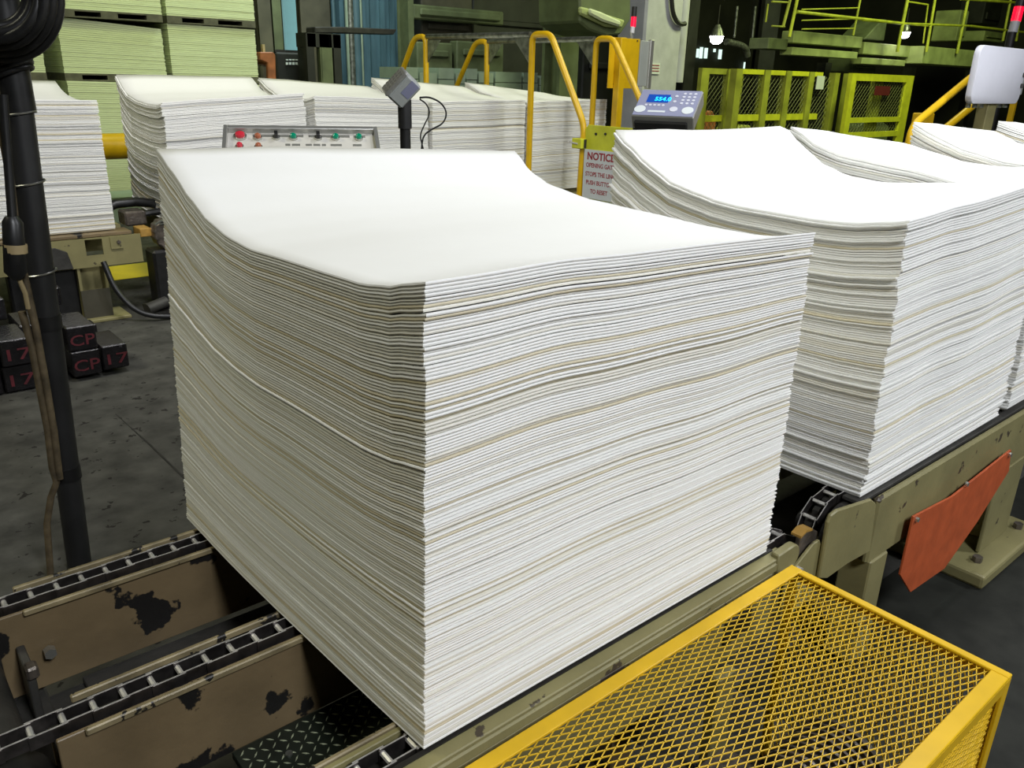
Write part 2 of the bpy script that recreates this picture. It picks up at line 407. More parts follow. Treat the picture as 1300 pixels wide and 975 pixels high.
def sprocket(x, y, z, r, label, teeth=12, wd=.016, rad2=None):
    root = thing('sprocket', (x, y, z), label, 'sprocket')
    mb = MB(); pts = []
    for i in range(teeth*4):
        a = 2*PI*i/(teeth*4); rr = r*(1 if i % 4 in (0, 1) else .88)
        pts.append((x + rr*math.cos(a), y-wd/2, z + rr*math.sin(a)))
    mb.prism(pts, (0, wd, 0)); mb.build('toothed_wheel', M['dark'], root, smooth=False)
    MB().tube([(x, y-.05, z), (x, y+.06, z)], r*.3, 16).build('hub', M['darkgrey'], root, smooth=True)
    return root
sprocket(.955, .035, -.058, .042, 'small dark toothed wheel inside the chain at the end of the near conveyor')
sprocket(1.215, .062, -.098, .082, 'big dark toothed wheel inside the chain below the second stack')
mb = MB(); rr0 = .084
mb.tube([(1.215, .000, -.100), (1.215, .03, -.100)], rr0, 40)
o = mb.build('sprocket_hub_disc', M['dark'], None, smooth=True); tag(o, 'dark round disc beside the big toothed wheel, below the second stack', 'disc')

# ------------------------------------------------------------------ near conveyor frame
cv = thing('chain_conveyor', (.2, .4, FL), 'tan painted steel frame of the near chain conveyor, with chipped beams', 'conveyor', 'conveyors')
def rail(yc, xa, xs, xe, name='chain_beam', z1=-.185, side=M['tan']):
    """tan beam with a chain trough and a wear bar on either side"""
    y0, y1 = yc-.037, yc+.037
    b = MB()
    b.box((xa, y0, z1), (xe, y0+.008, -.012))
    b.box((xa, y1-.008, z1), (xe, y1, -.02))
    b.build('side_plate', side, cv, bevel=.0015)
    MB().box((xa, y0+.008, -.045), (xe, y1-.008, -.03)).build('chain_track', M['dark'], cv)
    b = MB()
    b.box((xs, y0-.010, -.018), (xe, y0-.0005, -.006)); o = b.build('wear_bar', M['strip'], cv, bevel=.002)
    b = MB()
    b.box((xs, y1+.0005, -.016), (xe, y1+.010, -.003)); b.build('wear_bar', M['strip'], cv, bevel=.002)
    return
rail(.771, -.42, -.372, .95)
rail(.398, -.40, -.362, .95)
# near rail: flange on top, grooved face, rounded end
b = MB(); b.box((-.30, -.002, -.185), (.93, .006, -.012)); b.box((-.30, .060, -.10), (.93, .070, -.004)); b.build('side_plate', M['tan_side'], cv, bevel=.0015)
MB().box((-.30, .006, -.045), (.93, .06, -.034)).build('chain_track', M['dark'], cv)
b = MB(); b.box((-.30, -.026, -.012), (.90, .004, -.0035)); b.build('top_flange', M['tan_side'], cv, bevel=.002)
b = MB(); b.box((-.30, -.028, -.034), (.90, -.002, -.0125)); b.box((-.30, -.024, -.19), (.90, -.002, -.036)); b.build('outer_channel', M['tan_side'], cv, bevel=.003)
MB().box((-.30, .0705, -.012), (.92, .079, .0)).build('wear_bar', M['strip'], cv, bevel=.002)
MB().box((-.30, -.0022, -.004), (.88, .006, -.001)).build('rail_cap', M['dark'], cv)
# slot in the channel face
MB().box((.70, -.0286, -.145), (.79, -.0235, -.085)).build('slot_opening', M['black'], cv, bevel=.004)
# rounded nose and orange capped block at the end of the near rail
pts = []
for i in range(13):
    a = -PI/2 + PI*i/12; pts.append((.915 + .028*math.cos(a), -.03, -.018 + .028*math.sin(a)))
pts += [(.86, -.03, .006), (.86, -.03, -.05)]
MB().prism(pts, (0, .02, 0)).build('rounded_nose', M['tan_side'], cv, bevel=.003, smooth=True)
MB().prism([(.90, -.034, -.17), (1.03, -.034, -.17), (1.03, -.034, -.035), (1.015, -.034, -.012), (.99, -.034, -.012), (.90, -.034, -.06)], (0, .008, 0)).build('end_plate', M['tan_side'], cv, bevel=.002)
pts = [(.955, -.020, .012), (.975, -.020, .020), (1.0, -.020, .015), (1.03, -.020, -.004), (1.045, -.020, -.04), (1.045, -.020, -.16), (.96, -.020, -.16)]
MB().prism(pts, (0, .012, 0)).build('bearing_cheek', M['grease'], cv, bevel=.002)
pts = [(.955, -.021, .0125), (.975, -.021, .0210), (1.0, -.021, .0155), (1.0, -.021, .0105), (.975, -.021, .015), (.955, -.021, .007)]
MB().prism(pts, (0, .024, 0)).build('orange_cap', M['orangestain'], cv)
MB().tube([(.935, -.045, -.052), (.935, -.028, -.052)], .007, 6).build('bolt', M['shiny'], cv)
# cross members, legs, lower tray, bracket
b = MB(); b.box((-.30, .44, -.215), (.95, .735, -.195)); b.build('drip_tray', M['darkgrey'], cv, bevel=.002)
MB().box((-.43, .0, -.30), (-.36, .80, -.20)).build('cross_beam', M['darkgrey'], cv, bevel=.004)
MB().box((.5, .0, -.30), (.57, .80, -.225)).build('cross_beam', M['darkgrey'], cv, bevel=.004)
for x, y in ((-.395, .10), (-.395, .70), (.535, .10), (.535, .70)):
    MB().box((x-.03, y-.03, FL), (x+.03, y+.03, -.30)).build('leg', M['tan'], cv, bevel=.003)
b = MB(); b.box((-.42, .640, -.215), (-.30, .730, -.205)); b.box((-.395, .648, -.205), (-.381, .730, -.075)); b.build('angle_bracket', M['darkgrey'], cv, bevel=.002)
MB().box((-.395, .640, -.095), (-.375, .668, -.07)).build('adjuster_nut', M['grease'], cv, bevel=.004)
MB().tube([(-.345, .728, -.105), (-.345, .712, -.105)], .011, 6).build('bolt', M['bezel'], cv)
MB().tube([(-.47, .40, -.12), (-.47, .90, -.12)], .05, 24).build('tail_shaft', M['darkgrey'], cv, smooth=True)
MB().tube([(-.47, .735, -.12), (-.47, .80, -.12)], .092, 32).build('tail_wheel', M['dark'], cv, smooth=True)
MB().tube([(-.49, .36, -.13), (-.49, .43, -.13)], .092, 32).build('tail_wheel', M['dark'], cv, smooth=True)
MB().tube([on(2, -.22, -20, 800), on(2, -.22, 34, 945)], .017, 16).build('grey_rod', M['alu'], cv, smooth=True)
MB().box((-.40, .435, -.21), (-.30, .60, -.205)).build('gusset_plate', M['darkgrey'], cv)

# tread plate between the middle and near rails
tp = thing('tread_plate', (.3, .22, -.19), 'black and green diamond tread plate between the middle and near rails', 'walkway plate')
MB().box((-.155, .082, -.196), (.90, .358, -.182)).build('plate', M['diamond'], tp, bevel=.001)
b = MB(); st = .0225
i = 0; x = -.142
while x < .30:
    j = 0; y = .092
    while y < .352:
        s = 1 if (i+j) % 2 else -1; ca = math.cos(PI/4*s); sa = math.sin(PI/4*s)
        c = Vector((x, y, -.182)); L_, W_ = .0075, .0018
        dx = Vector((ca, sa, 0)); dy = Vector((-sa, ca, 0)); up = Vector((0,0,.0016))
        b._add([c-dx*L_, c-dy*W_, c+dx*L_, c+dy*W_, c-dx*L_*.55+up, c-dy*W_*.3+up, c+dx*L_*.55+up, c+dy*W_*.3+up],
               [(0,1,5,4),(1,2,6,5),(2,3,7,6),(3,0,4,7),(4,5,6,7)])
        y += st*.75; j += 1
    x += st*.75; i += 1
tag(b.build('tread_bars', M['tread'], tp), kind='stuff')
MB().tube([on(2, -.182, 367, 958), on(2, -.182, 367, 958)+Vector((0, 0, .004))], .0065, 12).build('screw', M['galv'], tp)
o = MB().box((-.355, .05, -.26), (-.16, .355, -.235)).build('base_tray', M['darkgrey'], None, bevel=.002)
tag(o, 'plain dark grey steel plate left of the tread plate', 'plate')

# ------------------------------------------------------------------ yellow mesh guard
cg = thing('mesh_guard', (.38, -.26, FL), 'yellow expanded metal machine guard with a flat frame, in the bottom right corner', 'guard')
gx0, gx1, gy0, gy1 = -.30, .862, -.475, -.058
fw = .024
b = MB()
b.box((gx0, gy1-.026, -.006), (gx1, gy1, .0)); b.box((gx1-.017, gy0, -.006), (gx1, gy1-.026, .0))
b.box((gx0, gy0, -.006), (gx1-.017, gy0+.028, .0)); b.box((gx0, gy0+.028, -.006), (gx0+fw, gy1-.026, .0))
b.build('top_frame', M['yellow'], cg, bevel=.0015)
b = MB()
b.box((gx1-.006, gy0, -.50), (gx1, gy0+.02, -.006)); b.box((gx1-.006, gy1-.02, -.50), (gx1, gy1, -.006)); b.box((gx1-.006, gy0+.02, -.026), (gx1, gy1-.02, -.006))
b.box((gx0, gy0, -.50), (gx0+.02, gy0+.006, -.006)); b.box((gx1-.026, gy0, -.50), (gx1-.006, gy0+.006, -.006)); b.box((gx0+.02, gy0, -.03), (gx1-.026, gy0+.006, -.006))
b.box((gx0, gy0, FL), (gx1, gy0+.006, FL+.03)); b.box((gx1-.006, gy0, FL), (gx1, gy1, FL+.03))
b.build('side_frame', M['yellow'], cg, bevel=.001)
def expanded(ox, oy, n1, n2, du, dv, O, U, V, Nn, w=.0016, th=.0016, umax=1, vmax=1):
    """expanded metal: one mesh of diamond strands on the plane O + u*U + v*V"""
    mb = MB()
    def seg(u0, v0, u1, v1):
        # clip to the rectangle
        t0, t1 = 0., 1.
        for p, d, lo, hi in ((u0, u1-u0, 0, umax), (v0, v1-v0, 0, vmax)):
            if abs(d) < 1e-9: 
                if p < lo or p > hi: return
                continue
            a, b_ = (lo-p)/d, (hi-p)/d
            if a > b_: a, b_ = b_, a
            t0 = max(t0, a); t1 = min(t1, b_)
        if t1 - t0 < .02: return
        A = O + U*(u0+(u1-u0)*t0) + V*(v0+(v1-v0)*t0); B = O + U*(u0+(u1-u0)*t1) + V*(v0+(v1-v0)*t1)
        d = (B-A).normalized(); s = Nn.cross(d)*w; h = Nn*th
        mb._add([A-s-h, A+s-h, A+s+h, A-s+h, B-s-h, B+s-h, B+s+h, B-s+h], [(0,1,5,4),(1,2,6,5),(2,3,7,6),(3,0,4,7)])
    nu = int(umax/du)+2; nv = int(vmax/dv)+2
    for i in range(-1, nu):
        for j in range(-1, nv):
            if (i+j) % 2 == 0:
                seg(i*du, j*dv, (i+1)*du, (j+1)*dv)
            else:
                seg(i*du, (j+1)*dv, (i+1)*du, j*dv)
    return mb
m1 = expanded(0, 0, 0, 0, .0160, .0063, Vector((gx0+fw-.006, gy0+.022, -.0075)), Vector((1,0,0)), Vector((0,1,0)), Vector((0,0,1)), w=.0007, th=.0010, umax=gx1-gx0-fw-.006, vmax=gy1-gy0-.042)
m1.build('top_mesh', M['yellowmesh'], cg)
m1 = expanded(0, 0, 0, 0, .0160, .0063, Vector((gx1-.009, gy0+.006, FL+.01)), Vector((0,0,1)), Vector((0,1,0)), Vector((1,0,0)), w=.0008, th=.0010, umax=-FL-.02, vmax=gy1-gy0-.012)
m1.build('end_mesh', M['yellowmesh'], cg)
m1 = expanded(0, 0, 0, 0, .0160, .0063, Vector((gx0+.3, gy0+.009, FL+.01)), Vector((1,0,0)), Vector((0,0,1)), Vector((0,1,0)), w=.0008, th=.0010, umax=gx1-gx0-.31, vmax=-FL-.02)
m1.build('side_mesh', M['yellowmesh'], cg)
# drive machinery seen through the mesh
dm = thing('drive_unit', (.5, -.28, FL), 'greasy grey gear motor seen through the yellow mesh guard', 'machine')
MB().box((.36, -.40, FL+.06), (.60, -.12, -.25)).build('gearbox_housing', M['grease'], dm, bevel=.02, seg=2, smooth=True)
MB().tube([(.60, -.27, -.30), (.78, -.27, -.30)], .085, 24).build('motor_body', M['darkgrey'], dm, smooth=True)
b = MB()
for i in range(9): b.tube([(.615+i*.018, -.27, -.30), (.621+i*.018, -.27, -.30)], .094, 24)
b.build('cooling_fins', M['grease'], dm)
MB().tube([(.48, -.12, -.33), (.48, -.06, -.33)], .06, 20).build('drive_wheel', M['darkgrey'], dm, smooth=True)
b = MB(); b.box((.12, -.42, FL), (.80, -.10, FL+.06)); b.build('mounting_base', M['darkgrey'], dm, bevel=.004)
b = MB(); b.box((.10, -.32, FL+.06), (.30, -.16, -.32)); b.build('junction_box', M['grease'], dm, bevel=.006)
MB().box((.66, -.055, FL), (.72, -.03, -.19)).build('support_leg', M['tan_side'], cv, bevel=.003)

# ------------------------------------------------------------------ second conveyor frame (under stacks two to five)
c2 = thing('chain_conveyor', (2.5, .4, FL), 'olive tan frame of the right hand conveyor, standing on legs with base plates', 'conveyor', 'conveyors')
b = MB(); b.box((1.29, -.028, -.19), (6.0, -.010, -.008)); b.build('side_beam', M['tan_side'], c2, bevel=.006)
MB().box((1.23, -.010, -.012), (6.0, .035, -.003)).build('rail_cap', M['darkgrey'], c2, bevel=.001)
MB().box((1.3, .085, -.15), (6.0, .10, -.002)).build('side_plate', M['tan_side'], c2)
MB().box((1.3, -.01, -.06), (6.0, .085, -.03)).build('chain_track', M['dark'], c2)
for yc in (.398, .771):
    MB().box((1.12, yc-.037, -.19), (6.0, yc+.037, -.012)).build('chain_beam', M['tan_side'], c2, bevel=.002)
# gusset at the left end: rounded top corner
pts = [on(1, -.045, *p) for p in [(1052,664),(1056,654),(1064,648),(1107,634),(1113,640),(1105,700),(1075,717),(1050,735),(1040,735)]]
MB().prism(pts, (0, .010, 0)).build('end_gusset', M['tan_side'], c2, bevel=.003)
pts = [on(1, -.030, *p) for p in [(1112,628),(1122,622),(1115,705),(1105,712)]]
MB().box((1.31, -.03, FL+.02), (1.40, .05, -.19)).build('leg', M['tan_side'], c2, bevel=.004)
for x in (2.10,):
    b = MB(); b.box((x, -.030, FL+.05), (x+.22, -.018, -.19)); b.box((x+.10, -.018, FL+.05), (x+.115, .07, -.19)); b.box((x, .07, FL+.05), (x+.22, .08, -.19))
    b.build('leg', M['tan_side'], c2, bevel=.003)
    MB().box((x-.13, -.10, FL+.002), (x+.36, .20, FL+.048)).build('base_plate', M['tan_side'], c2, bevel=.010, seg=2)
    for px, py in ((x-.05, -.045), (x+.28, -.045)):
        MB().tube([(px, py, FL+.045), (px, py, FL+.066)], .015, 6).build('bolt', M['grease'], c2)
for x in (3.9, 5.6):
    MB().box((x, -.030, FL), (x+.2, .07, -.19)).build('leg', M['tan_side'], c2, bevel=.003)
# dark underside clutter below the deck
MB().box((1.15, .15, -.24), (6, .30, -.20)).build('cross_tray', M['dark'], c2)
og = thing('orange_guard_plate', (1.75, -.05, -.2), 'red orange steel guard plate bolted to the side of the right hand conveyor', 'guard')
pts = [on(1, -.052, *p) for p in [(1160,656),(1210,630),(1284,571),(1281,598),(1240,664),(1199,722),(1156,752),(1143,730)]]
opl = MB().prism(pts, (0, .006, 0)).build('plate', M['orange'], og, bevel=.001)
for p in [(1163,659),(1226,614),(1281,577)]:
    q = on(1, -.052, *p); MB().tube([q, q+Vector((0, -.007, 0))], .007, 6).build('bolt', M['bezel'], opl)

# ------------------------------------------------------------------ far conveyor frame
c3 = thing('chain_conveyor', (1, 4.9, FL), 'tan frame of the far conveyor at left, with a square cutout in its beam', 'conveyor', 'conveyors')
def beam_with_hole(x0, x1, z0, z1, hx0, hx1, hz0, hz1, y, th, mt, par):
    b = MB()
    b.box((x0, y, z0), (hx0, y+th, z1)); b.box((hx1, y, z0), (x1, y+th, z1)); b.box((hx0, y, z0), (hx1, y+th, hz0)); b.box((hx0, y, hz1), (hx1, y+th, z1))
    b.build('side_beam', mt, par)
ha = on(1, 4.45, 107, 305); hb = on(1, 4.45, 132, 323)
beam_with_hole(-1.4, .975, -.195, -.025, ha.x, hb.x, hb.z, ha.z, 4.45, .012, M['tan_side'], c3)
MB().box((-1.4, 4.455, -.022), (.93, 4.60, -.004)).build('rail_cap', M['tan'], c3, bevel=.002)
MB().box((-1.4, 4.75, -.16), (.95, 4.85, -.01)).build('chain_beam', M['tan_side'], c3)
MB().box((-1.4, 5.15, -.16), (.95, 5.25, -.01)).build('chain_beam', M['tan_side'], c3)
MB().box((.80, 4.44, -.028), (.87, 4.452, -.10)).build('end_gusset', M['tan_side'], c3)
MB().tube([(.845, 4.45, -.06), (.845, 4.43, -.06)], .012, 6).build('bolt', M['grease'], c3)
b = MB(); b.box((.60, 4.46, FL+.02), (.615, 4.56, -.195)); b.box((.60, 4.55, FL+.02), (.76, 4.56, -.195)); b.box((.745, 4.46, FL+.02), (.76, 4.56, -.195)); b.build('leg', M['tan_side'], c3)
MB().box((.56, 4.40, FL), (.85, 4.64, FL+.02)).build('base_plate', M['tan_side'], c3, bevel=.004)
MB().box((.60, 4.45, FL+.02), (.76, 4.46, -.33)).build('leg_cover', M['brownsteel'], c3)
MB().box((-1.2, 4.46, FL), (.1, 4.6, -.195)).build('equipment_box', M['rubber'], c3, bevel=.01)
MB().box((.25, 4.50, FL), (.60, 4.60, -.195)).build('equipment_box', M['rubber'], c3, bevel=.01)
pts = [(.36, 4.435, -.17), (.38, 4.435, -.10), (.42, 4.435, -.07), (.50, 4.435, -.06), (.56, 4.435, -.09), (.58, 4.435, -.19), (.36, 4.435, -.19)]
MB().prism(pts, (0, .014, 0)).build('hatch_cover', M['darkgrey'], c3, bevel=.003)
c4 = thing('chain_conveyor', (3, 4.9, FL), 'tan frame of the far conveyor carrying the row of stacks behind the console', 'conveyor', 'conveyors')
MB().box((1.18, 4.46, -.20), (6.2, 4.475, -.02)).build('side_beam', M['tan_side'], c4)
for yc in (4.6, 4.95, 5.3): MB().box((1.26, yc-.04, -.18), (6.2, yc+.04, -.006)).build('chain_beam', M['tan_side'], c4)
for x in (1.7, 3.4, 5.2): MB().box((x, 4.50, FL), (x+.12, 5.3, -.18)).build('leg', M['tan_side'], c4)
# greasy drive at the gap of the far conveyor
dd = thing('chain_drive', (1.08, 4.6, FL), 'greasy chain drive and rag-covered sprocket in the gap of the far conveyor', 'machine')
P = [(.90, 4.9, .02), (.92, 4.9, .07), (.98, 4.9, .095), (1.10, 4.9, .10), (1.20, 4.9, .085), (1.26, 4.9, .05), (1.30, 4.9, 0)]
MB().tube(P, .03, 10).build('greasy_chain', M['rubber'], dd, smooth=True)
MB().tube([(.98, 4.75, .03), (1.20, 4.75, .05)], .022, 8).build('greasy_chain', M['rubber'], dd, smooth=True)
MB().box((.97, 4.70, -.02), (1.10, 4.85, .07)).build('bearing_block', M['grease'], dd, bevel=.01)
MB().box((.98, 4.46, -.05), (1.05, 4.6, .0)).build('cap_block', M['orangestain'], dd, bevel=.004)
mb = MB(); Pp = []
for i in range(28):
    a = 2*PI*i/28; rr_ = .082*(1 if i % 2 else .88); Pp.append((1.12 + rr_*math.cos(a), 4.40, -.035 + rr_*1.15*math.sin(a)))
mb.prism(Pp, (0, .10, 0)); mb.build('covered_sprocket', M['grease'], dd, bevel=.006, smooth=True)
for k in range(3):
    MB().tube(arc([((1.05+.03*k, 4.385, .03), 0), ((1.10+.02*k, 4.38, .06-.02*k), .03), ((1.17, 4.385, .01-.03*k), .03), ((1.16-.02*k, 4.39, -.12), 0)]), .007, 6).build('loose_wire', M['galv'], dd, smooth=True)
MB().box((1.02, 4.40, FL+.02), (1.22, 4.56, -.13)).build('motor_housing', M['rubber'], dd, bevel=.015)
MB().box((.98, 4.36, FL), (1.26, 4.62, FL+.02)).build('base_plate', M['dark'], dd)
MB().tube([(.93, 4.36, FL+.05), (1.06, 4.40, FL+.07)], .035, 10).build('coupling', M['darkgrey'], dd, smooth=True)
o = MB().tube(arc([((.735, 4.40, -.16), 0), ((.76, 4.34, -.32), .08), ((.85, 4.28, FL+.05), .10), ((1.0, 4.22, FL+.02), .08), ((1.5, 4.2, FL+.02), 0)]), .017, 10).build('hose', M['rubber'], None, smooth=True)
tag(o, 'black hose curving down to the floor from the tan far conveyor beam', 'hose')
# floor stripe and guard rail beyond
o = MB().box((.6, 5.45, FL), (2.2, 5.92, FL+.003)).build('floor_stripe', M['yellowbr']); tag(o, 'bright yellow painted stripe on the floor under the far conveyor', 'floor marking')
a = on(1, 7.2, 135, 186); o = thing('guard_rail', (1.8, 7.2, FL), 'thick yellow tubular guard rail between the two left far stacks', 'rail')
MB().tube([(-2, 7.2, a.z), (4.2, 7.2, a.z)], .11, 20).build('rail_tube', M['yellow'], o, smooth=True)
for x in (-1.5, .9, 3.6): MB().box((x, 7.15, FL), (x+.1, 7.25, a.z-.05)).build('post', M['yellow'], o)
o = MB().box((-2, 7.9, FL), (5.2, 8.4, FL+.24)).build('plinth', M['palewrap']); tag(o, 'low pale green plinth in front of the far bale pile', 'plinth')

# crack in the floor
struct(MB().prism([(.325, 2.89, FL), (.335, 2.45, FL), (.352, 1.2, FL), (.360, 1.2, FL), (.343, 2.45, FL)], (0, 0, .0015)), 'trim_1', M['dark'])

# ------------------------------------------------------------------ black bars with red marks
GB = 'black tarred bars on the floor at left'
def bar(x0, x1, z0, z1, y, mark, label, L_=.28):
    o = thing('tarred_bar', ((x0+x1)/2, y+L_/2, z0), label, 'bar', GB)
    bb = MB().box((x0, y, z0), (x1, y+L_, z1)).build('bar_body', M['tar'], o, bevel=.006)
    if mark: text(mark, (z1-z0)*.62, ((x0+x1)/2, y-.001, z0+(z1-z0)*.22), (1,0,0), (0,0,1), M['red_text'], bb, align='CENTER', bold=.0005, sx=1.25 if mark == 'CP' else 1.6)
bar(.005, .130, -.385, -.26, 3.40, '17', 'black tarred bar marked 17 in red, upper one left of the black post')
bar(.000, .128, -.515, -.388, 3.42, '17', 'black tarred bar marked 17 in red, lower one left of the black post')
bar(-.135, -.008, -.515, -.388, 3.42, '', 'black tarred bar at the left picture edge, bottom row')
bar(-.130, -.005, -.385, -.26, 3.42, '', 'black tarred bar at the left picture edge, upper row')
bar(.285, .412, -.365, -.245, 3.40, 'CP', 'black tarred bar marked CP in red, upper one right of the black post')
bar(.287, .414, -.495, -.368, 3.40, 'CP', 'black tarred bar marked CP in red, lower one right of the black post')
bar(.425, .545, -.49, -.368, 3.41, '17', 'black tarred bar marked 17 in red, lowest at the right end of the pile')
bar(.20, .56, -.515, -.42, 4.02, '', 'black tarred bar lying flat behind the marked bars, right part', .12)
bar(.13, .255, -.515, -.39, 3.46, '', 'unmarked black tarred bar behind the black post, bottom row')
bar(.13, .25, -.385, -.26, 3.62, '', 'unmarked black tarred bar behind the black post, upper row')
bar(.0, .11, -.255, -.15, 3.75, '', 'black tarred bar on top of the left pile')
bar(.27, .38, -.243, -.15, 3.85, '', 'black tarred bar on top of the right pile', .4)

# ------------------------------------------------------------------ black post with cable, hose coil
pp = thing('support_post', (-.113, 1.7, FL), 'black round steel post at left, carrying a cable and wire ties', 'post')
base = Vector((-.1135, 1.7, FL)); top = on(1, 1.7, 8, 20); top = base + (top-base)*1.5
def post_at(z): 
    t = (z-base.z)/(top.z-base.z); return base + (top-base)*t
MB().tube([base, top], .0335, 24).build('pole', M['black'], pp, smooth=True)
for z, r_ in ((-.20, .0365), (.255, .0365), (.86, .0375)):
    c = post_at(z); MB().tube([c-Vector((0,0,.02 if r_ < .037 else .06)), c+Vector((0,0,.02 if r_ < .037 else .06))], r_, 24).build('tape_wrap', M['rubber'], pp, smooth=True)
for z in (.627, .392, .80):
    c = post_at(z); pts = [c + Vector((.0385*math.cos(a), .0385*math.sin(a), .006*math.cos(a))) for a in [2*PI*k/24 for k in range(24)]]
    MB().tube(pts, .0028, 6, closed=True).build('wire_tie', M['wire'], pp, smooth=True)
cb = MB()
zz = [1.2, 1.0, .80, .66, .58, .50, .40, .26, .10, -.05, -.20]
off = [-.045, -.050, -.052, -.046, -.048, -.050, -.046, -.036, -.030, -.026, -.028]
P = [post_at(z) + Vector((o_, -.035, 0)) for z, o_ in zip(zz, off)]
cb.tube(P, .010, 10); o = cb.build('power_cable', M['cable'], None, smooth=True); tag(o, 'dirty brown cable strapped along the black post', 'cable')
P = [post_at(z) + Vector((o_, -.030, 0)) for z, o_ in zip([.30, .20, .05, -.05, -.16, -.21, -.25, -.33, FL+.02], [-.062, -.050, -.044, -.040, -.042, -.036, -.055, -.075, -.085])]
o = MB().tube(P, .0095, 10).build('power_cable', M['cable'], None, smooth=True); tag(o, 'second brown cable beside the post, hanging loose to the floor', 'cable')
ps = thing('pull_switch', on(1, 1.62, 22, 320), 'black cylindrical hanging switch with a tan band, left of the black post', 'switch')
c = on(1, 1.62, 20, 345); c2_ = on(1, 1.62, 16, 282)
MB().tube([c-Vector((0,0,.02)), c, c2_, c2_+Vector((0,0,.015))], [.012, .027, .024, .015], 18).build('switch_body', M['rubber'], ps, smooth=True)
e = on(1, 1.62, 19, 310); e2 = on(1, 1.62, 20, 321); MB().tube([e2, e], .0275, 18).build('band', M['tanband'], ps, smooth=True)
MB().tube([c2_, on(1, 1.64, 10, 200), on(1, 1.64, 4, 120)], .011, 10).build('cord', M['rubber'], ps, smooth=True)
MB().tube([c, on(1, 1.62, 32, 372), on(1, 1.62, 36, 392)], .006, 8).build('tail_cord', M['tanband'], ps, smooth=True)
P = [on(1, 1.66, 58, 498)+Vector((0,0,0)), on(1, 1.66, 53, 470), on(1, 1.66, 49, 440)]
hc = thing('hose_coil', on(1, 1.55, 0, 10), 'big coil of thick black hose hanging on the post in the top left corner', 'hose')
ctr = on(1, 1.62, -8, -12)
for k in range(6):
    rad = .150 - .014*k; tilt = .25 + .07*k; pts = []
    for i in range(36):
        a = 2*PI*i/36
        pts.append(ctr + CX*(rad*math.cos(a)) + Vector((0,0,1))*(rad*.98*math.sin(a)) + Vector((-.2, -.6, 0))*(tilt*.10*math.sin(a+k) + .018*k))
    MB().tube(pts, .013, 10, closed=True).build('hose_loop', M['rubber'], hc, smooth=True)
for k in range(4):
    c = post_at(.93 - .012*k); pts = [c + Vector((.042*math.cos(a), .042*math.sin(a)-.004, .016*math.cos(a+.6))) for a in [2*PI*q/20 for q in range(20)]]
    MB().tube(pts, .006, 8, closed=True).build('hose_wrap', M['rubber'], hc, smooth=True)

# ------------------------------------------------------------------ button console
phi, tau = math.radians(27), math.radians(63)
r_ = Vector((math.cos(phi), -math.sin(phi), 0)); nh = Vector((-math.sin(phi), -math.cos(phi), 0))
u_ = Vector((0,0,1))*math.cos(tau) - nh*math.sin(tau); n_ = r_.cross(u_)
TL = on(1, 1.36, 284, 161)
cs = thing('control_console', (TL.x+.2, TL.y-.1, FL), 'grey push button console behind the foreground stack, red and green lamps on it', 'control panel')
W_, H_ = .385, .26
O = TL - u_*H_
F = frame(O, r_, u_, n_)
MB().box((0, 0, -.09), (W_, H_, -.012), 0, F).build('enclosure', M['grey'], cs, bevel=.003)
b = MB(); e_ = .010
b.box((0,0,-.012), (e_,H_,.006), 0, F); b.box((W_-e_,0,-.012), (W_,H_,.006), 0, F); b.box((e_,0,-.012), (W_-e_,e_,.006), 0, F); b.box((e_,H_-.014,-.012), (W_-e_,H_,.006), 0, F)
b.build('raised_rim', M['alu'], cs, bevel=.001)
MB().box((e_,e_,-.012), (W_-e_,H_-.014,-.009), 0, F).build('face_plate', M['panel'], cs)
b = MB(); b.box((W_*.36, .05, -.9), (W_*.64, H_*.6, -.09), 0, F)
MB().box((TL.x+.14, TL.y-.26, FL), (TL.x+.24, TL.y-.16, .62)).build('pedestal', M['grey'], cs)
def btn(u, v, r0, kind):
    c = F @ Vector((u, v, -.009)); nn = n_
    mb = MB(); mb.tube([c, c+nn*.006], r0*1.0, 14); bz = mb.build('bezel', M['bezel'], cs, smooth=True)
    if kind == 'black':
        MB().box((-r0*.45, -r0*.9, .006), (r0*.45, r0*.9, .018), 0, frame(c, r_, u_, n_)).build('selector_knob', M['blackknob'], bz, bevel=.001)
    else:
        mt = {'red': M['red_lamp'], 'orange': M['orange_lamp'], 'green': M['green_lamp']}[kind]
        MB().tube([c+nn*.006, c+nn*.012, c+nn*.015], [r0*.72, r0*.68, r0*.35], 14).build('push_button', mt, bz, smooth=True)
btn(.040, H_-.034, .0165, 'red'); btn(.083, H_-.040, .011, 'orange'); btn(.128, H_-.038, .010, 'black'); btn(.170, H_-.038, .011, 'green')
btn(.232, H_-.038, .010, 'black'); btn(.276, H_-.038, .011, 'green'); btn(.335, H_-.038, .011, 'green')
btn(.040, H_-.082, .010, 'red'); btn(.085, H_-.084, .010, 'orange'); btn(.130, H_-.13, .010, 'black'); btn(.18, H_-.13, .010, 'green')
for u0, u1 in ((.070, .195), (.208, .312), (.322, .352)):
    MB().box((u0, H_-.031, -.009), (u1, H_-.021, -.0082), 0, F).build('label_strip', M['strip_label'], cs)
for u0, u1 in ((.150, .162), (.166, .186), (.20, .215), (.219, .236), (.240, .250), (.262, .290), (.318, .340)):
    MB().box((u0, H_-.072, -.009), (u1, H_-.063, -.0084), 0, F).build('label_strip', M['strip_label'], cs)

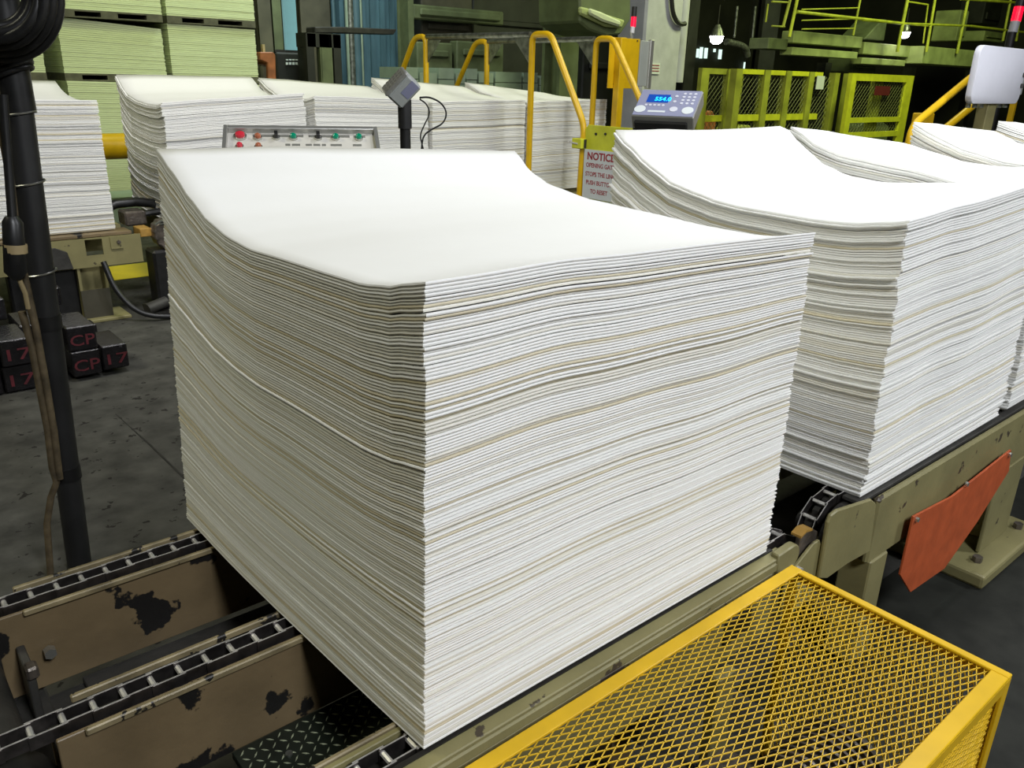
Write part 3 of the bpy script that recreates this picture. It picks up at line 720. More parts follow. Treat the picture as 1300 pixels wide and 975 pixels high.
# ------------------------------------------------------------------ small sensor box on a pole
Rh = Vector((.76, -.65, 0)).normalized(); Fh = Vector((.65, .76, 0)).normalized(); Zv = Vector((0,0,1))
a_ = (Rh + Zv).normalized(); d_ = (Rh - Zv).normalized(); be = .55
b_ = d_*math.cos(be) + Fh*math.sin(be); c_ = d_*math.sin(be) - Fh*math.cos(be)
P0 = on(1, 1.42, 511, 113)
sb = thing('sensor_box', P0, 'small grey tilted sensor box on a black pole, in front of the far stacks', 'sensor')
FS = frame(P0, a_, b_, c_)
hx, hy, hz = .044, .031, .026
MB().box((-hx,-hy,-hz), (hx,hy,hz), 0, FS).build('housing', M['grey'], sb, bevel=.006)
MB().box((-hx-.001,-hy-.010,-hz*.9), (hx+.001,-hy+.002,hz*1.05), 0, FS).build('lid', M['alu'], sb, bevel=.004)
MB().box((-hx*.2,-hy*.3,hz), (hx*.9,hy*.7,hz+.001), 0, FS).build('blue_label', M['indface'], sb)
b = MB()
for i in range(6):
    for j in range(3): b.box((-hx*.8+i*.012, -hy-.0112, -hz*.7+j*.014), (-hx*.8+i*.012+.008, -hy-.0105, -hz*.7+j*.014+.007), 0, FS)
b.build('print_marks', M['strip_label'], sb)
foot = on(1, 1.44, 514, 150)
MB().tube([(foot.x, foot.y, FL), (foot.x, foot.y, foot.z-.02)], .0165, 16).build('pole', M['rubber'], sb, smooth=True)
MB().tube([(foot.x, foot.y, foot.z-.03), (foot.x, foot.y, P0.z-.03)], .021, 16).build('pole_sleeve', M['black'], sb, smooth=True)
P = [on(1, 1.44, *p) for p in [(533,124),(545,123),(560,130),(568,143),(563,157),(548,164),(537,172),(534,200)]]
MB().tube(arc([(p, .02) for p in P]), .0028, 6).build('cable', M['rubber'], sb, smooth=True)
P = [on(1, 1.44, *p) for p in [(533,126),(542,132),(546,144),(538,160),(533,172),(540,200)]]
MB().tube(arc([(p, .015) for p in P]), .0024, 6).build('cable', M['rubber'], sb, smooth=True)

# ------------------------------------------------------------------ weighing indicator
phi, tau = math.radians(64), math.radians(56.6)
r_ = Vector((math.cos(phi), -math.sin(phi), 0)); nh = Vector((-math.sin(phi), -math.cos(phi), 0))
u_ = Zv*math.cos(tau) - nh*math.sin(tau); n_ = r_.cross(u_)
TL = Vector((1.848, 1.302, .885)); W_, H_ = .217, .153
F = frame(TL - u_*H_, r_, u_, n_)
wi = thing('weighing_indicator', (TL.x, TL.y-.05, FL), 'digital weighing indicator with blue display reading 554.0 behind the second stack', 'scale display')
MB().box((0,0,-.055), (W_,H_,-.001), 0, F).build('housing', M['alu'], wi, bevel=.003)
MB().box((.003,.003,-.001), (W_-.003,H_-.003,.0005), 0, F).build('keypad_face', M['indface'], wi); kf = wi.children[-1]
MB().box((W_*.15,H_*.50,.0005), (W_*.51,H_*.80,.0015), 0, F).build('display', M['lcd'], kf)
text('554.0', H_*.20, F @ Vector((W_*.275, H_*.56, .002)), r_, u_, M['digit'], wi, name='digits', ext=.0002, bold=.0005, sx=.86)
def disc(u, v, r0, mt, nm): 
    c = F @ Vector((u, v, .0005)); MB().tube([c, c+n_*.001], r0, 20).build(nm, mt, kf)
disc(W_*.10, H_*.24, .020, M['sign'], 'round_sticker'); disc(W_*.87, H_*.24, .020, M['sign'], 'round_sticker')
disc(W_*.64, H_*.27, .014, M['key'], 'navigation_pad')
b = MB()
for i in range(3):
    for j in range(4): 
        c = F @ Vector((W_*(.73+.085*i), H_*(.86-.12*j), .0005)); b.tube([c, c+n_*.001], .0055, 10)
for i in range(5):
    c = F @ Vector((W_*(.17+.07*i), H_*.40, .0005)); b.tube([c, c+n_*.001], .0052, 10)
for j in range(2):
    c = F @ Vector((W_*.61, H_*(.76-.2*j), .0005)); b.tube([c, c+n_*.001], .006, 10)
b.build('keys', M['key'], kf)
MB().box((W_*.24,H_*.14,.0005), (W_*.52,H_*.20,.001), 0, F).build('name_strip', M['sign'], kf)
b = MB(); cc = F @ Vector((W_*.5, H_*.4, -.055))
MB().box((0, 0, -.075), (W_*.95, H_*.9, -.055), 0, F).build('mount', M['black'], wi, bevel=.003)
MB().box((.01, -.01, -.10), (W_*.9, .03, -.02), 0, F).build('front_bracket', M['black'], wi, bevel=.003)
MB().tube([(cc.x, cc.y, FL), (cc.x, cc.y, cc.z)], .025, 14).build('pole', M['black'], wi, smooth=True)

# ------------------------------------------------------------------ yellow handrails over the far conveyor
def tubed(name, pts, r, mt, par, seg=12): return MB().tube(arc(pts, 7), r, seg).build(name, mt, par, smooth=True)
XA, XB = 3.87, 4.55
GH = 'yellow crossover handrails'
hr = thing('handrail', (XA, 4.9, FL), 'yellow handrail with grey top bar over the far conveyor, left one of two', 'handrail', GH)
ya, yb, zt = 4.20, 5.60, 1.215
pd = on(0, XA, 742, 160); pb = on(0, XA, 733, 250)
tubed('front_leg', [((XA, ya, FL), 0), ((XA, ya, zt), .06), ((XA, ya-.20, zt), .06), ((XA, pd.y, pd.z), .08), ((XA, pb.y, FL), 0)], .024, M['yellow'], hr)
pf = on(0, XA, 497, 100)
tubed('rear_leg', [((XA, yb, FL), 0), ((XA, yb, zt+.01), .06), ((XA, yb+.17, zt+.01), .08), ((XA, yb+.17+(zt-.5)*.75, .5), .1), ((XA, yb+.70, FL), 0)], .024, M['yellow'], hr)
tubed('top_bar', [((XA, ya+.02, zt), 0), ((XA, yb-.02, zt+.01), 0)], .021, M['galv'], hr)
MB().prism([(XA-.003, ya+.03, zt-.02), (XA-.003, ya+.22, zt-.02), (XA-.003, ya+.03, zt-.20)], (.006, 0, 0)).build('gusset', M['galv'], hr)
MB().prism([(XA-.003, yb-.03, zt-.02), (XA-.003, yb-.22, zt-.02), (XA-.003, yb-.03, zt-.20)], (.006, 0, 0)).build('gusset', M['galv'], hr)
hr = thing('handrail', (XB, 4.9, FL), 'yellow handrail with grey top bar over the far conveyor, next to the yellow column', 'handrail', GH)
pd2 = on(0, XB, 812, 125)
tubed('front_leg', [((XB, ya, FL), 0), ((XB, ya, zt), .06), ((XB, ya-.18, zt), .06), ((XB, pd2.y, pd2.z), .08), ((XB, pd2.y-.1, .62), .05), ((XB, pd2.y-.1, FL), 0)], .024, M['yellow'], hr)
tubed('rear_leg', [((XB, yb, FL), 0), ((XB, yb, zt), .06), ((XB, yb+.17, zt), .08), ((XB, yb+.17+(zt-.5)*.75, .5), .1), ((XB, yb+.70, FL), 0)], .024, M['yellow'], hr)
tubed('top_bar', [((XB, ya+.02, zt), 0), ((XB, yb-.02, zt), 0)], .021, M['galv'], hr)
MB().prism([(XB-.003, ya+.03, zt-.02), (XB-.003, ya+.22, zt-.02), (XB-.003, ya+.03, zt-.20)], (.006, 0, 0)).build('gusset', M['galv'], hr)
MB().prism([(XB-.003, yb-.03, zt-.02), (XB-.003, yb-.22, zt-.02), (XB-.003, yb-.03, zt-.20)], (.006, 0, 0)).build('gusset', M['galv'], hr)
# gate with notice sign
gt = thing('safety_gate', (XA, 3.3, FL), 'lemon green steel gate next to the yellow handrail leg, carrying the notice sign', 'gate')
g0 = on(0, XA, 744, 158); g1 = on(0, XA, 806, 164); g2 = on(0, XA, 806, 169); g3 = on(0, XA, 742, 189)
yl = g0.y; yr = g1.y
pts = [(XA-.005, yl, g3.z-.40), (XA-.005, yl, g0.z-.03), (XA-.005, yl-.03, g0.z), (XA-.005, yr, g0.z), (XA-.005, yr, g2.z), (XA-.005, yl-.30, g2.z-.02), (XA-.005, yl-.33, g3.z-.05), (XA-.005, yl-.33, g3.z-.40)]
MB().prism(pts, (.010, 0, 0)).build('gate_plate', M['yg'], gt, bevel=.002)
MB().box((XA-.02, yl-.33, .0), (XA+.02, yl-.02, g3.z-.36)).build('gate_frame', M['yg'], gt)
for p in ((757, 170), (769, 170)):
    q = on(0, XA-.006, *p); MB().tube([q, q-Vector((.008,0,0))], .009, 8).build('bolt', M['black'], gt)
q = on(0, XA-.03, 735, 182); MB().box((q.x-.03, q.y-.05, q.z-.035), (q.x+.06, q.y+.045, q.z+.035)).build('hinge_clamp', M['yg'], gt, bevel=.004)
MB().tube([(q.x-.035, q.y+.09, q.z+.008), (q.x-.035, q.y-.02, q.z)], .006, 6).build('hinge_bolt', M['shiny'], gt)
MB().box((XA-.03, yl-.02, q.z-.03), (XA+.02, yl+.02, q.z+.03)).build('hinge_knuckle', M['darkgrey'], gt)
s0 = on(0, XA-.012, 742, 189); s1 = on(0, XA-.012, 738, 240)
ns = thing('notice_sign', (XA-.01, s0.y-.15, s1.z), 'white notice sign with dark red lettering hanging on the lemon green gate', 'sign')
Wd = .335; zb = s0.z-.345
sp = MB().box((XA-.013, s0.y-Wd, zb), (XA-.008, s0.y, s0.z)).build('sign_plate', M['sign'], ns, bevel=.001)
rt = (0,-1,0); upv = (0,0,1); zc_ = s0.z
for body, sz, dz, bd in (('NOTICE', .072, .068, .0022), ('OPENING GATE', .043, .122, .0008), ('STOPS THE LINE', .043, .184, .0008), ('PUSH BUTTON', .043, .244, .0008), ('TO RESET', .043, .305, .0008)):
    text(body, sz, (XA-.0135, s0.y-Wd/2 - (.0 if body == 'NOTICE' else .0), zc_-dz), rt, upv, M['signred'], sp, align='CENTER', bold=bd, sx=1.02 if body == 'NOTICE' else .92)
mb = MB().box((XA-.0115, s0.y-Wd, zb-.10), (XA-.008, s0.y-.12, zb-.005)); o = mb.build('sign_plate', [M['sign']], ns)
MB().box((XA-.0125, s0.y-.30, zb-.05), (XA-.0114, s0.y-.16, zb-.03)).build('green_arrow', M['signgreen'], ns)

# yellow column with backing plate, cabinet, beacon
yq_ = 4.3
yc_ = thing('column_with_plate', (5.0, yq_, FL), 'yellow square column with a bolted yellow plate, behind the right handrail', 'column')
yq = 4.36
p0 = on(1, yq, 775, 47); p1 = on(1, yq, 813, 48); p2 = on(1, yq, 776, 112)
xa = p0.x; xb = p1.x; ztp = p0.z; zbt = p2.z
MB().box((xa, yq, zbt), (xb, yq+.008, ztp)).build('backing_plate', M['yellow'], yc_, bevel=.001)
q = on(1, yq-.06, 786, 140)
MB().box((q.x-.034, yq-.066, FL), (q.x+.034, yq-.001, ztp)).build('square_post', M['yellow'], yc_, bevel=.004)
for px, py in ((779, 51), (809, 52), (779, 107), (806, 108)):
    w = on(1, yq-.002, px, py); MB().tube([w, w-Vector((0,.006,0))], .007, 6).build('bolt', M['black'], yc_)
cbn = thing('electrical_cabinet', (xb+.15, yq+.1, .9), 'light grey electrical cabinet on the right side of the yellow column', 'cabinet')
p3 = on(1, yq, 829, 50)
MB().box((xb+.012, yq, zbt+.02), (p3.x-.02, yq+.16, ztp-.01)).build('cabinet_body', M['grey'], cbn, bevel=.004)
MB().box((p3.x-.045, yq-.02, zbt-.0), (p3.x, yq+.02, ztp-.0)).build('cabinet_door', M['alu'], cbn, bevel=.004)
MB().box((xb-.02, yq+.03, zbt+.05), (xb+.03, yq+.08, ztp-.05)).build('mounting_bracket', M['galv'], cbn)
q = on(1, (yq+.1), 805, 18)
bc = thing('signal_beacon', (q.x, (yq+.1), ztp), 'glowing red signal beacon above the yellow column', 'beacon', 'red signal beacons')
MB().tube([(q.x, (yq+.1), ztp-.04), (q.x-.02, (yq+.1), ztp+.06)], .012, 10).build('stem', M['alu'], bc, smooth=True)
MB().tube([(q.x-.01, (yq+.1), ztp+.05), (q.x-.005, (yq+.1), ztp+.10)], .02, 12).build('white_module', M['whiteplastic'], bc, smooth=True)
MB().tube([(q.x-.002, (yq+.1), ztp+.10), (q.x, (yq+.1), ztp+.18)], .022, 14).build('red_lens', M['redglow'], bc, smooth=True)
MB().tube([(q.x, (yq+.1), ztp+.18), (q.x, (yq+.1), ztp+.26)], .022, 14).build('dark_module', M['black'], bc, smooth=True)
o = MB().box((5.06, 3.95, FL), (5.20, 4.10, .78)).build('floor_cabinet', M['darkmach'], None, bevel=.01); tag(o, 'narrow black cabinet right of the yellow column foot', 'cabinet')

# ------------------------------------------------------------------ right side: white cabinet, rails, beacon
wc = thing('operator_cabinet', (4.6, 1.2, .8), 'off white rounded display cabinet on a tan post, at the right picture edge', 'cabinet')
a0 = on(1, 1.2, 1241, 56); a1 = on(1, 1.2, 1300, 55); a2 = on(1, 1.2, 1230, 132); 
xw0, xw1, zw0, zw1 = a0.x+.06, 5.06, a2.z, a0.z
mb = MB(); rad = .05; pts = []
for cx_, cz_, s in ((xw1-rad, zw1-rad, 0), (xw0+rad, zw1-rad, 1), (xw0+rad, zw0+rad, 2), (xw1-rad, zw0+rad, 3)):
    for i in range(7):
        a = PI/2*s + PI/2*i/6; pts.append((cx_+rad*math.cos(a), 1.2, cz_+rad*math.sin(a)))
mb.prism(pts, (0, .035, 0)); mb.build('cabinet_shell', M['white'], wc, bevel=.006, seg=2, smooth=True)
MB().box((xw1-.0, 1.21, zw0+.05), (xw1+.05, 1.28, zw1-.03)).build('side_housing', M['grey'], wc, bevel=.004)
for z in (zw0+.10, zw0+.16): MB().tube([(xw1-.03, 1.195, z), (xw1+.02, 1.195, z)], .012, 8).build('hinge', M['darkgrey'], wc)
for i in range(7): MB().tube([(xw0+.07+i*.085, 1.235, zw0-.022), (xw0+.07+i*.085, 1.235, zw0+.01)], .014, 8).build('cable_gland', M['galv'], wc, smooth=True)
MB().box((xw0+.30, 1.22, FL), (xw0+.42, 1.28, zw0)).build('post', M['tan_side'], wc, bevel=.003)
hr2 = thing('handrail', (4.0, 1.2, FL), 'yellow sloping handrail tube left of the off white cabinet, with a bent foot', 'handrail', 'yellow handrails at right')
e0 = on(1, 1.35, 1154, 172); e1 = on(1, 1.35, 1158, 160); e2 = on(1, 1.35, 1232, 99)
dr = (e2-e1)
tubed('rail_tube', [((e0.x, 1.35, FL), 0), (e1, .08), (e1+dr*1.6, 0)], .021, M['yellow'], hr2)
hr3 = thing('handrail', (4.3, 1.6, FL), 'shorter yellow sloping handrail tube just below the off white cabinet', 'handrail', 'yellow handrails at right')
e1 = on(1, 1.7, 1200, 163); e2 = on(1, 1.7, 1238, 132)
tubed('rail_tube', [(Vector((e1.x-.25, 1.7, FL)), 0), (e1-(e2-e1)*.5, .08), (e2+(e2-e1)*.8, 0)], .024, M['yellow'], hr3)
q = on(1, 1.8, 1181, 150); o = MB().box((q.x-.05, 1.8, FL), (q.x+.06, 1.9, q.z+.03)).build('bollard', M['yellow'], None, bevel=.006); tag(o, 'short yellow square post right of the bent handrail foot', 'post')
q = on(1, 1.9, 1287, 145); o = MB().box((q.x-.02, 1.9, FL), (q.x+.02, 1.94, q.z+.1)).build('rail_post', M['yellow'], None, bevel=.003); tag(o, 'thin yellow post under the right side of the off white cabinet', 'post')
q = on(1, 2.2, 1292, 18)
bc = thing('signal_beacon', (q.x, 2.2, FL), 'glowing red signal beacon above the off white cabinet in the top right corner', 'beacon', 'red signal beacons')
MB().tube([(q.x-.035, 2.2, FL), (q.x-.035, 2.2, q.z-.14)], .035, 12).build('stem', M['black'], bc, smooth=True)
MB().tube([(q.x-.025, 2.2, q.z-.14), (q.x-.015, 2.2, q.z-.055)], .036, 14).build('white_module', M['whiteplastic'], bc, smooth=True)
MB().tube([(q.x-.010, 2.2, q.z-.055), (q.x, 2.2, q.z+.055)], .038, 14).build('red_lens', M['redglow'], bc, smooth=True)
MB().tube([(q.x, 2.2, q.z+.055), (q.x+.008, 2.2, q.z+.20)], .036, 14).build('dark_module', M['black'], bc, smooth=True)

# ------------------------------------------------------------------ lemon green fence
fy = 6.0
fc = thing('mesh_fence', (11, fy, FL), 'lemon green mesh panel fence across the far aisle, with a framed gate at right', 'fence')
zf = 1.085
pxs = [940, 972, 1002, 1028, 1058]
b0 = on(1, fy, 940, 87).x; b1 = on(1, fy, 1165, 97).x
MB().box((b0, fy-.03, zf-.06), (b1-3.0, fy+.03, zf)).build('top_rail', M['yg'], fc)
MB().box((b0, fy-.03, .44), (b1-3.0, fy+.03, .52)).build('mid_rail', M['yg'], fc)
for px in (932, 968, 995, 1024, 1056, 1074):
    q = on(1, fy, px, 120); wd_ = .13
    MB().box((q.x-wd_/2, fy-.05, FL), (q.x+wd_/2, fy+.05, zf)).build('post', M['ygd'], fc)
q0 = on(1, fy-.3, 1079, 100).x; q1 = on(1, fy-.3, 1158, 100).x; gy_ = fy-.3
gf = MB()
gf.box((q0, gy_-.03, zf-.10), (q1, gy_+.03, zf)); gf.box((q0+.14, gy_-.03, .40), (q1-.22, gy_+.03, .47)); gf.box((q0+.14, gy_-.03, .18), (q1-.22, gy_+.03, .26)); gf.box((q0, gy_-.03, .05), (q0+.14, gy_+.03, zf-.10)); gf.box((q1-.22, gy_-.03, FL), (q1, gy_+.03, zf-.10))
gf.box((q0, gy_-.03, FL), (q0+.14, gy_+.03, .05))
gf.build('gate_frame', M['yg'], fc)
MB().box(((q0+q1)/2-.10, gy_+.05, FL), ((q0+q1)/2+.16, gy_+.12, zf-.02)).build('post', M['ygd'], fc)
MB().box(((q0+q1)/2-.25, gy_-.05, .79), ((q0+q1)/2+.20, gy_-.035, .92)).build('red_plate', M['redsign'], fc)
q = on(1, fy-.06, 1041, 104); MB().box((q.x-.10, fy-.07, q.z-.10), (q.x+.10, fy-.06, q.z+.08)).build('white_plate', M['sign'], fc)
def wiregrid(x0, x1, z0, z1, y, st_, th, matl, par, nm='wire_mesh'):
    mb = MB(); n = int((x1-x0)/st_); k = int((z1-z0)/st_)
    for i in range(-k, n):
        for s in (0, 1):
            # diagonal wires clipped to the panel
            a = (x0+i*st_, z0); b2 = (x0+i*st_+(z1-z0), z1)
            if s: a, b2 = (x0+i*st_, z1), (x0+i*st_+(z1-z0), z0)
            t0_ = max(0, (x0-a[0])/(b2[0]-a[0])); t1_ = min(1, (x1-a[0])/(b2[0]-a[0]))
            if t1_ <= t0_: continue
            A = Vector((a[0]+(b2[0]-a[0])*t0_, y, a[1]+(b2[1]-a[1])*t0_)); B = Vector((a[0]+(b2[0]-a[0])*t1_, y, a[1]+(b2[1]-a[1])*t1_))
            mb.tube([A, B], th, 4)
    return mb.build(nm, matl, par)
wiregrid(b0, q0, .0, zf-.06, fy, .085, .004, M['wiremesh'], fc)
wiregrid(q0+.14, q1-.2, .26, zf-.10, gy_, .085, .004, M['wiremesh'], fc)
# second, nearer-left return panel
fr = thing('mesh_fence', (8.6, 6.2, FL), 'lemon green mesh side panel left of the fence, in front of orange machines', 'fence')
q0l = on(1, 6.3, 894, 90).x; q1l = on(1, 6.3, 934, 90).x
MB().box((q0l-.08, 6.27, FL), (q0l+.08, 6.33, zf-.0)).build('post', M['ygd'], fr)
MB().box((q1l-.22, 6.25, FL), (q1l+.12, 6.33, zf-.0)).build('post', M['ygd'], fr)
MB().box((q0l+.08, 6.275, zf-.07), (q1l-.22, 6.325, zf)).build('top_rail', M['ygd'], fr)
MB().box((q0l+.08, 6.275, .42), (q1l-.22, 6.325, .50)).build('mid_rail', M['yg'], fr)
wiregrid(q0l, q1l, .0, zf-.06, 6.3, .085, .004, M['wiremesh'], fr)
# low equipment behind the fence
for px, wd_, h_, mt, lb in ((905, .45, .52, 'rust', 'rust orange machine cover behind the left fence panel'), (955, .5, .30, 'ygd', 'green machine block low behind the fence, left half'), (1010, .8, .2, 'olive', 'olive machine block low behind the fence, middle'), (870, .5, .78, 'ygd', 'green drum shaped machine right of the white column'), (1120, 1.2, .3, 'olive', 'olive machine block low behind the fence gate')):
    q = on(1, 7.0, px, 120)
    if px == 870: q.x += .12; wd_ = .3
    o = thing('machine_block', (q.x, 7.2, FL), lb, 'machine')
    MB().box((q.x-wd_/2, 7.0, FL), (q.x+wd_/2, 7.5, FL+.3)).build('base', M['darkmach'], o, bevel=.02)
    MB().prism([(q.x-wd_/2, 7.05, FL+.3), (q.x+wd_/2, 7.05, FL+.3), (q.x+wd_/2, 7.05, h_-.1), (q.x+wd_/4, 7.05, h_), (q.x-wd_/3, 7.05, h_), (q.x-wd_/2, 7.05, h_-.08)], (0, .4, 0)).build('cover', M[mt], o, bevel=.02)

# ------------------------------------------------------------------ mezzanine
my = 8.0
mz = thing('mezzanine', (17, my, 1.2), 'olive steel mezzanine walkway with lemon green railings, top right', 'walkway')
za = 1.60
xm0 = on(1, my, 1008, 45).x; xm1 = 24.0
MB().box((xm0, my, za), (xm0+2.4, my+.25, za+.20)).build('edge_beam', M['mezz'], mz, bevel=.01)
MB().box((xm0, my, za-.20), (xm0+2.3, my+.25, za-.07)).build('lower_beam', M['mezz'], mz, bevel=.01)
MB().box((xm0+2.5, my, za-.10), (xm0+4.4, my+.25, za+.12)).build('edge_beam', M['mezz'], mz, bevel=.01)
MB().box((xm0+2.5, my, za-.28), (xm0+4.3, my+.25, za-.16)).build('lower_beam', M['mezz'], mz, bevel=.01)
MB().box((xm0+4.4, my-.3, za-.22), (xm1, my+.25, za+.12)).build('edge_beam', M['mezz'], mz, bevel=.01)
MB().box((xm0-.6, my+.1, za-.12), (xm0, my+.5, za+.06)).build('bracket', M['olive'], mz, bevel=.01)
def rod(p, q, r0, mt, nm, par): return MB().tube([p, q], r0, 8).build(nm, mt, par, smooth=True)
for (ax_, ay_, bx_, by_, w) in ((1012, 15, 1147, 30, .05), (1147, 30, 1178, 31, .04), (1012, 0, 1002, 47, .05), (1092, 0, 1083, 45, .035), (1152, 0, 1139, 66, .06), (1187, 0, 1176, 66, .05), (1229, 0, 1215, 68, .055), (1283, 0, 1273, 52, .05), (1298, 0, 1290, 52, .05),
                              (1178, 31, 1232, 33, .04), (1232, 33, 1300, 41, .045), (1018, 26, 1085, 24, .02), (1018, 12, 1090, 10, .02), (1018, 37, 1085, 36, .02), (1152, 2, 1178, 6, .03), (1178, 6, 1172, 55, .03), (1240, 0, 1300, 4, .05), (1060, 20, 1092, 24, .02), (1095, 26, 1178, 33, .025)):
    P, Q = on(1, my-.35, ax_, ay_), on(1, my-.35, bx_, by_)
    if ay_ == 0: P = P + (P-Q)*.3
    rod(P, Q, w*.55, M['ygr'], 'railing_tube', mz)
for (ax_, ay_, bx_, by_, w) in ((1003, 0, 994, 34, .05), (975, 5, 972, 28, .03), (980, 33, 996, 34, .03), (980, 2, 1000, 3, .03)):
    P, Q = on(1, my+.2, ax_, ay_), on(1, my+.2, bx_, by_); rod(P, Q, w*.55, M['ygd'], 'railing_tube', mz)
for px in (1050, 1160, 1240):
    q = on(1, my+1, px, 60); MB().box((q.x-.12, my+.9, FL), (q.x+.12, my+1.1, za-.25)).build('column', M['darkmach'], mz)
# equipment on and under the mezzanine
for px, pz0, pz1, wpx, mt, lb, nm in ((1112, 50, 25, 15, 'olive', 'dark olive hopper standing on the mezzanine', 'hopper'), (1222, 52, 14, 9, 'mezz', 'olive machine post with a lamp head on the mezzanine', 'machine_post'), (1262, 52, 42, 14, 'mezz', 'olive box on the mezzanine, left of the top right beacon', 'equipment_box'), (1098, 92, 76, 16, 'olive', 'grey green machine under the mezzanine', 'machine'), (1260, 30, 3, 14, 'darkmach', 'dark cabinet on the mezzanine at right', 'cabinet')):
    A = on(1, my+.6, px-wpx, pz0); B = on(1, my+.6, px+wpx, pz1)
    if nm == 'hopper':
        o = MB().prism([(A.x, my+.6, A.z), (B.x, my+.6, A.z), (B.x, my+.6, B.z), (A.x+(B.x-A.x)*.75, my+.6, B.z)], (0, .6, 0)).build(nm, M[mt], None, bevel=.02)
    else:
        o = MB().box((A.x, my+.6, A.z), (B.x, my+1.2, B.z)).box((A.x+.1, my+.55, A.z+.1), (B.x-.1, my+.6, (A.z+B.z)/2)).build(nm, M[mt], None, bevel=.02)
    tag(o, lb, 'machine')
def lamp(px, py, y, r0, label):
    q = on(1, y, px, py); o = thing('work_lamp', q, label, 'lamp')
    MB().tube([q+Vector((0,0,-r0*1.0)), q+Vector((0,0,-r0*.7)), q+Vector((0,0,0))], [r0*.4, r0*.8, r0*.95], 20).build('lamp_lens', M['lampglow'], o, smooth=True)
    MB().tube([q+Vector((0,0,.001)), q+Vector((0,0,r0*.8)), q+Vector((0,0,r0*1.5))], [r0*1.02, r0*.7, r0*.3], 20).build('reflector', M['galv'], o, smooth=True)
    MB().tube([q+Vector((0,0,r0*1.5)), q+Vector((0,0,r0*4))], r0*.1, 8).build('hanger', M['dark'], o)
lamp(910, 46, 8.4, .12, 'bright lit lamp hanging in the dark between the white column and the mezzanine')
lamp(1149, 41, 7.85, .11, 'bright lit lamp glaring behind the mezzanine railing')

# ------------------------------------------------------------------ columns and dark machinery at the back
o = thing('concrete_column', (8.5, 7.0, FL), 'pale whitewashed concrete column behind the electrical cabinet', 'column')
A = on(1, 7.0, 817, 60); B = on(1, 7.0, 864, 60)
MB().box((A.x, 7.0, FL), (B.x, 7.5, 7)).build('shaft', M['concrete'], o, bevel=.03)
Aq = on(1, 6.98, 832, 87); MB().box((Aq.x-.10, 6.985, Aq.z-.07), (Aq.x+.10, 6.998, Aq.z+.07)).build('small_notice', M['sign'], o)
b = MB()
for k in range(3): b.box((Aq.x-.08, 6.98, Aq.z+.035-.035*k), (Aq.x+.08, 6.985, Aq.z+.045-.035*k))
b.build('notice_print', M['signred'], o)
o = thing('conduit', (9.2, 7.1, 1.5), 'dark conduit with a curved cable on the right side of the white column', 'pipe')
P = [on(1, 6.95, *p) for p in [(852,-10),(854,18),(862,32),(870,30)]]
MB().tube(arc([(p, .1) for p in P]), .03, 8).build('cable', M['black'], o, smooth=True)
A = on(1, 7.1, 868, 30); MB().tube([(A.x+.0, 7.15, .9), (A.x+.0, 7.15, 7)], .10, 14).build('pipe', M['concrete'], o, smooth=True)
def column(px0, px1, y, mt, label, nm='steel_column', dy=.3, z1=7):
    A = on(1, y, px0, 60); B = on(1, y, px1, 60)
    o = thing(nm, ((A.x+B.x)/2, y, FL), label, 'column')
    w = B.x-A.x; t_ = w*.16
    MB().box((A.x, y, FL), (B.x, y+t_, z1)).build('front_flange', M[mt], o)
    MB().box((A.x+w/2-t_/2, y+t_, FL), (A.x+w/2+t_/2, y+dy-t_, z1)).build('web', M[mt], o)
    MB().box((A.x, y+dy-t_, FL), (B.x, y+dy, z1)).build('rear_flange', M[mt], o)
    return o
column(712, 735, 7.4, 'olivelt', 'olive green steel column behind the two handrails', dy=.35)
column(331, 347, 10.2, 'brownsteel', 'brownish steel column right of the bale pile', dy=.12)
column(349, 360, 10.4, 'olive', 'narrow olive column left of the lit pane', dy=.12)
column(384, 421, 10.2, 'brownsteel', 'wide dark brown column right of the lit pane', dy=.12)
column(519, 526, 10.2, 'olive', 'thin olive column at the right edge of the blue cladding')
# hopper at top centre-right
hp = thing('hanging_hopper', (6.5, 6.4, 1.9), 'olive green rounded hopper hanging behind the right handrail', 'hopper')
def hop(pts, y, d, mt, nm): MB().prism([on(1, y, *p) for p in pts], (0, d, 0)).build(nm, mt, hp, bevel=.02)
hop([(736,-40),(802,-40),(801,25),(788,44),(770,46),(748,38),(736,28)], 6.4, .7, M['olivelt'], 'hopper_body')
hop([(737,8),(746,10),(795,26),(790,36),(770,34),(737,18)], 6.33, .06, M['mezz'], 'hopper_band')
hop([(749,10),(764,15),(790,27),(788,34),(766,27),(749,18)], 6.27, .05, M['bale'], 'pale_strip')
# bright daylit pane and blue cladding
o = MB().box((on(1, 12, 361, 30).x, 12, .45), (on(1, 12, 380, 30).x, 12.05, 6)).box((on(1, 12, 361, 30).x-.03, 11.96, .42), (on(1, 12, 380, 30).x+.03, 12.0, .47), 1).build('window_1', [M['teal'], M['dark']]); o['kind'] = 'structure'
A = on(1, 11, 433, 60).x; B = on(1, 11, 520, 60).x
bl = thing('cladding_panel', ((A+B)/2, 11, FL), 'blue ribbed steel cladding behind the far stacks, with vertical pipes', 'wall panel')
mb = MB(); n = 14
for i in range(n):
    x = A + (B-A)*i/n; mb.box((x, 11 + (.04 if i % 2 else 0), FL), (x+(B-A)/n*1.02, 11.2, 6.5))
mb.build('ribbed_sheet', M['blue'], bl)
for px, mt, rr_ in ((424, 'teal', .03), (445, 'galv', .06), (441, 'palewrap', .03), (452, 'blue', .07), (458, 'palewrap', .03)):
    q = on(1, 10.9, px, 40); MB().tube([(q.x, 10.9, .6), (q.x, 10.9, 6.5)], rr_, 10).build('pipe', M[mt] if mt != 'teal' else M['blue'], bl, smooth=True)
A_ = on(1, 9.3, 405, 37); B_ = on(1, 9.3, 505, 42)
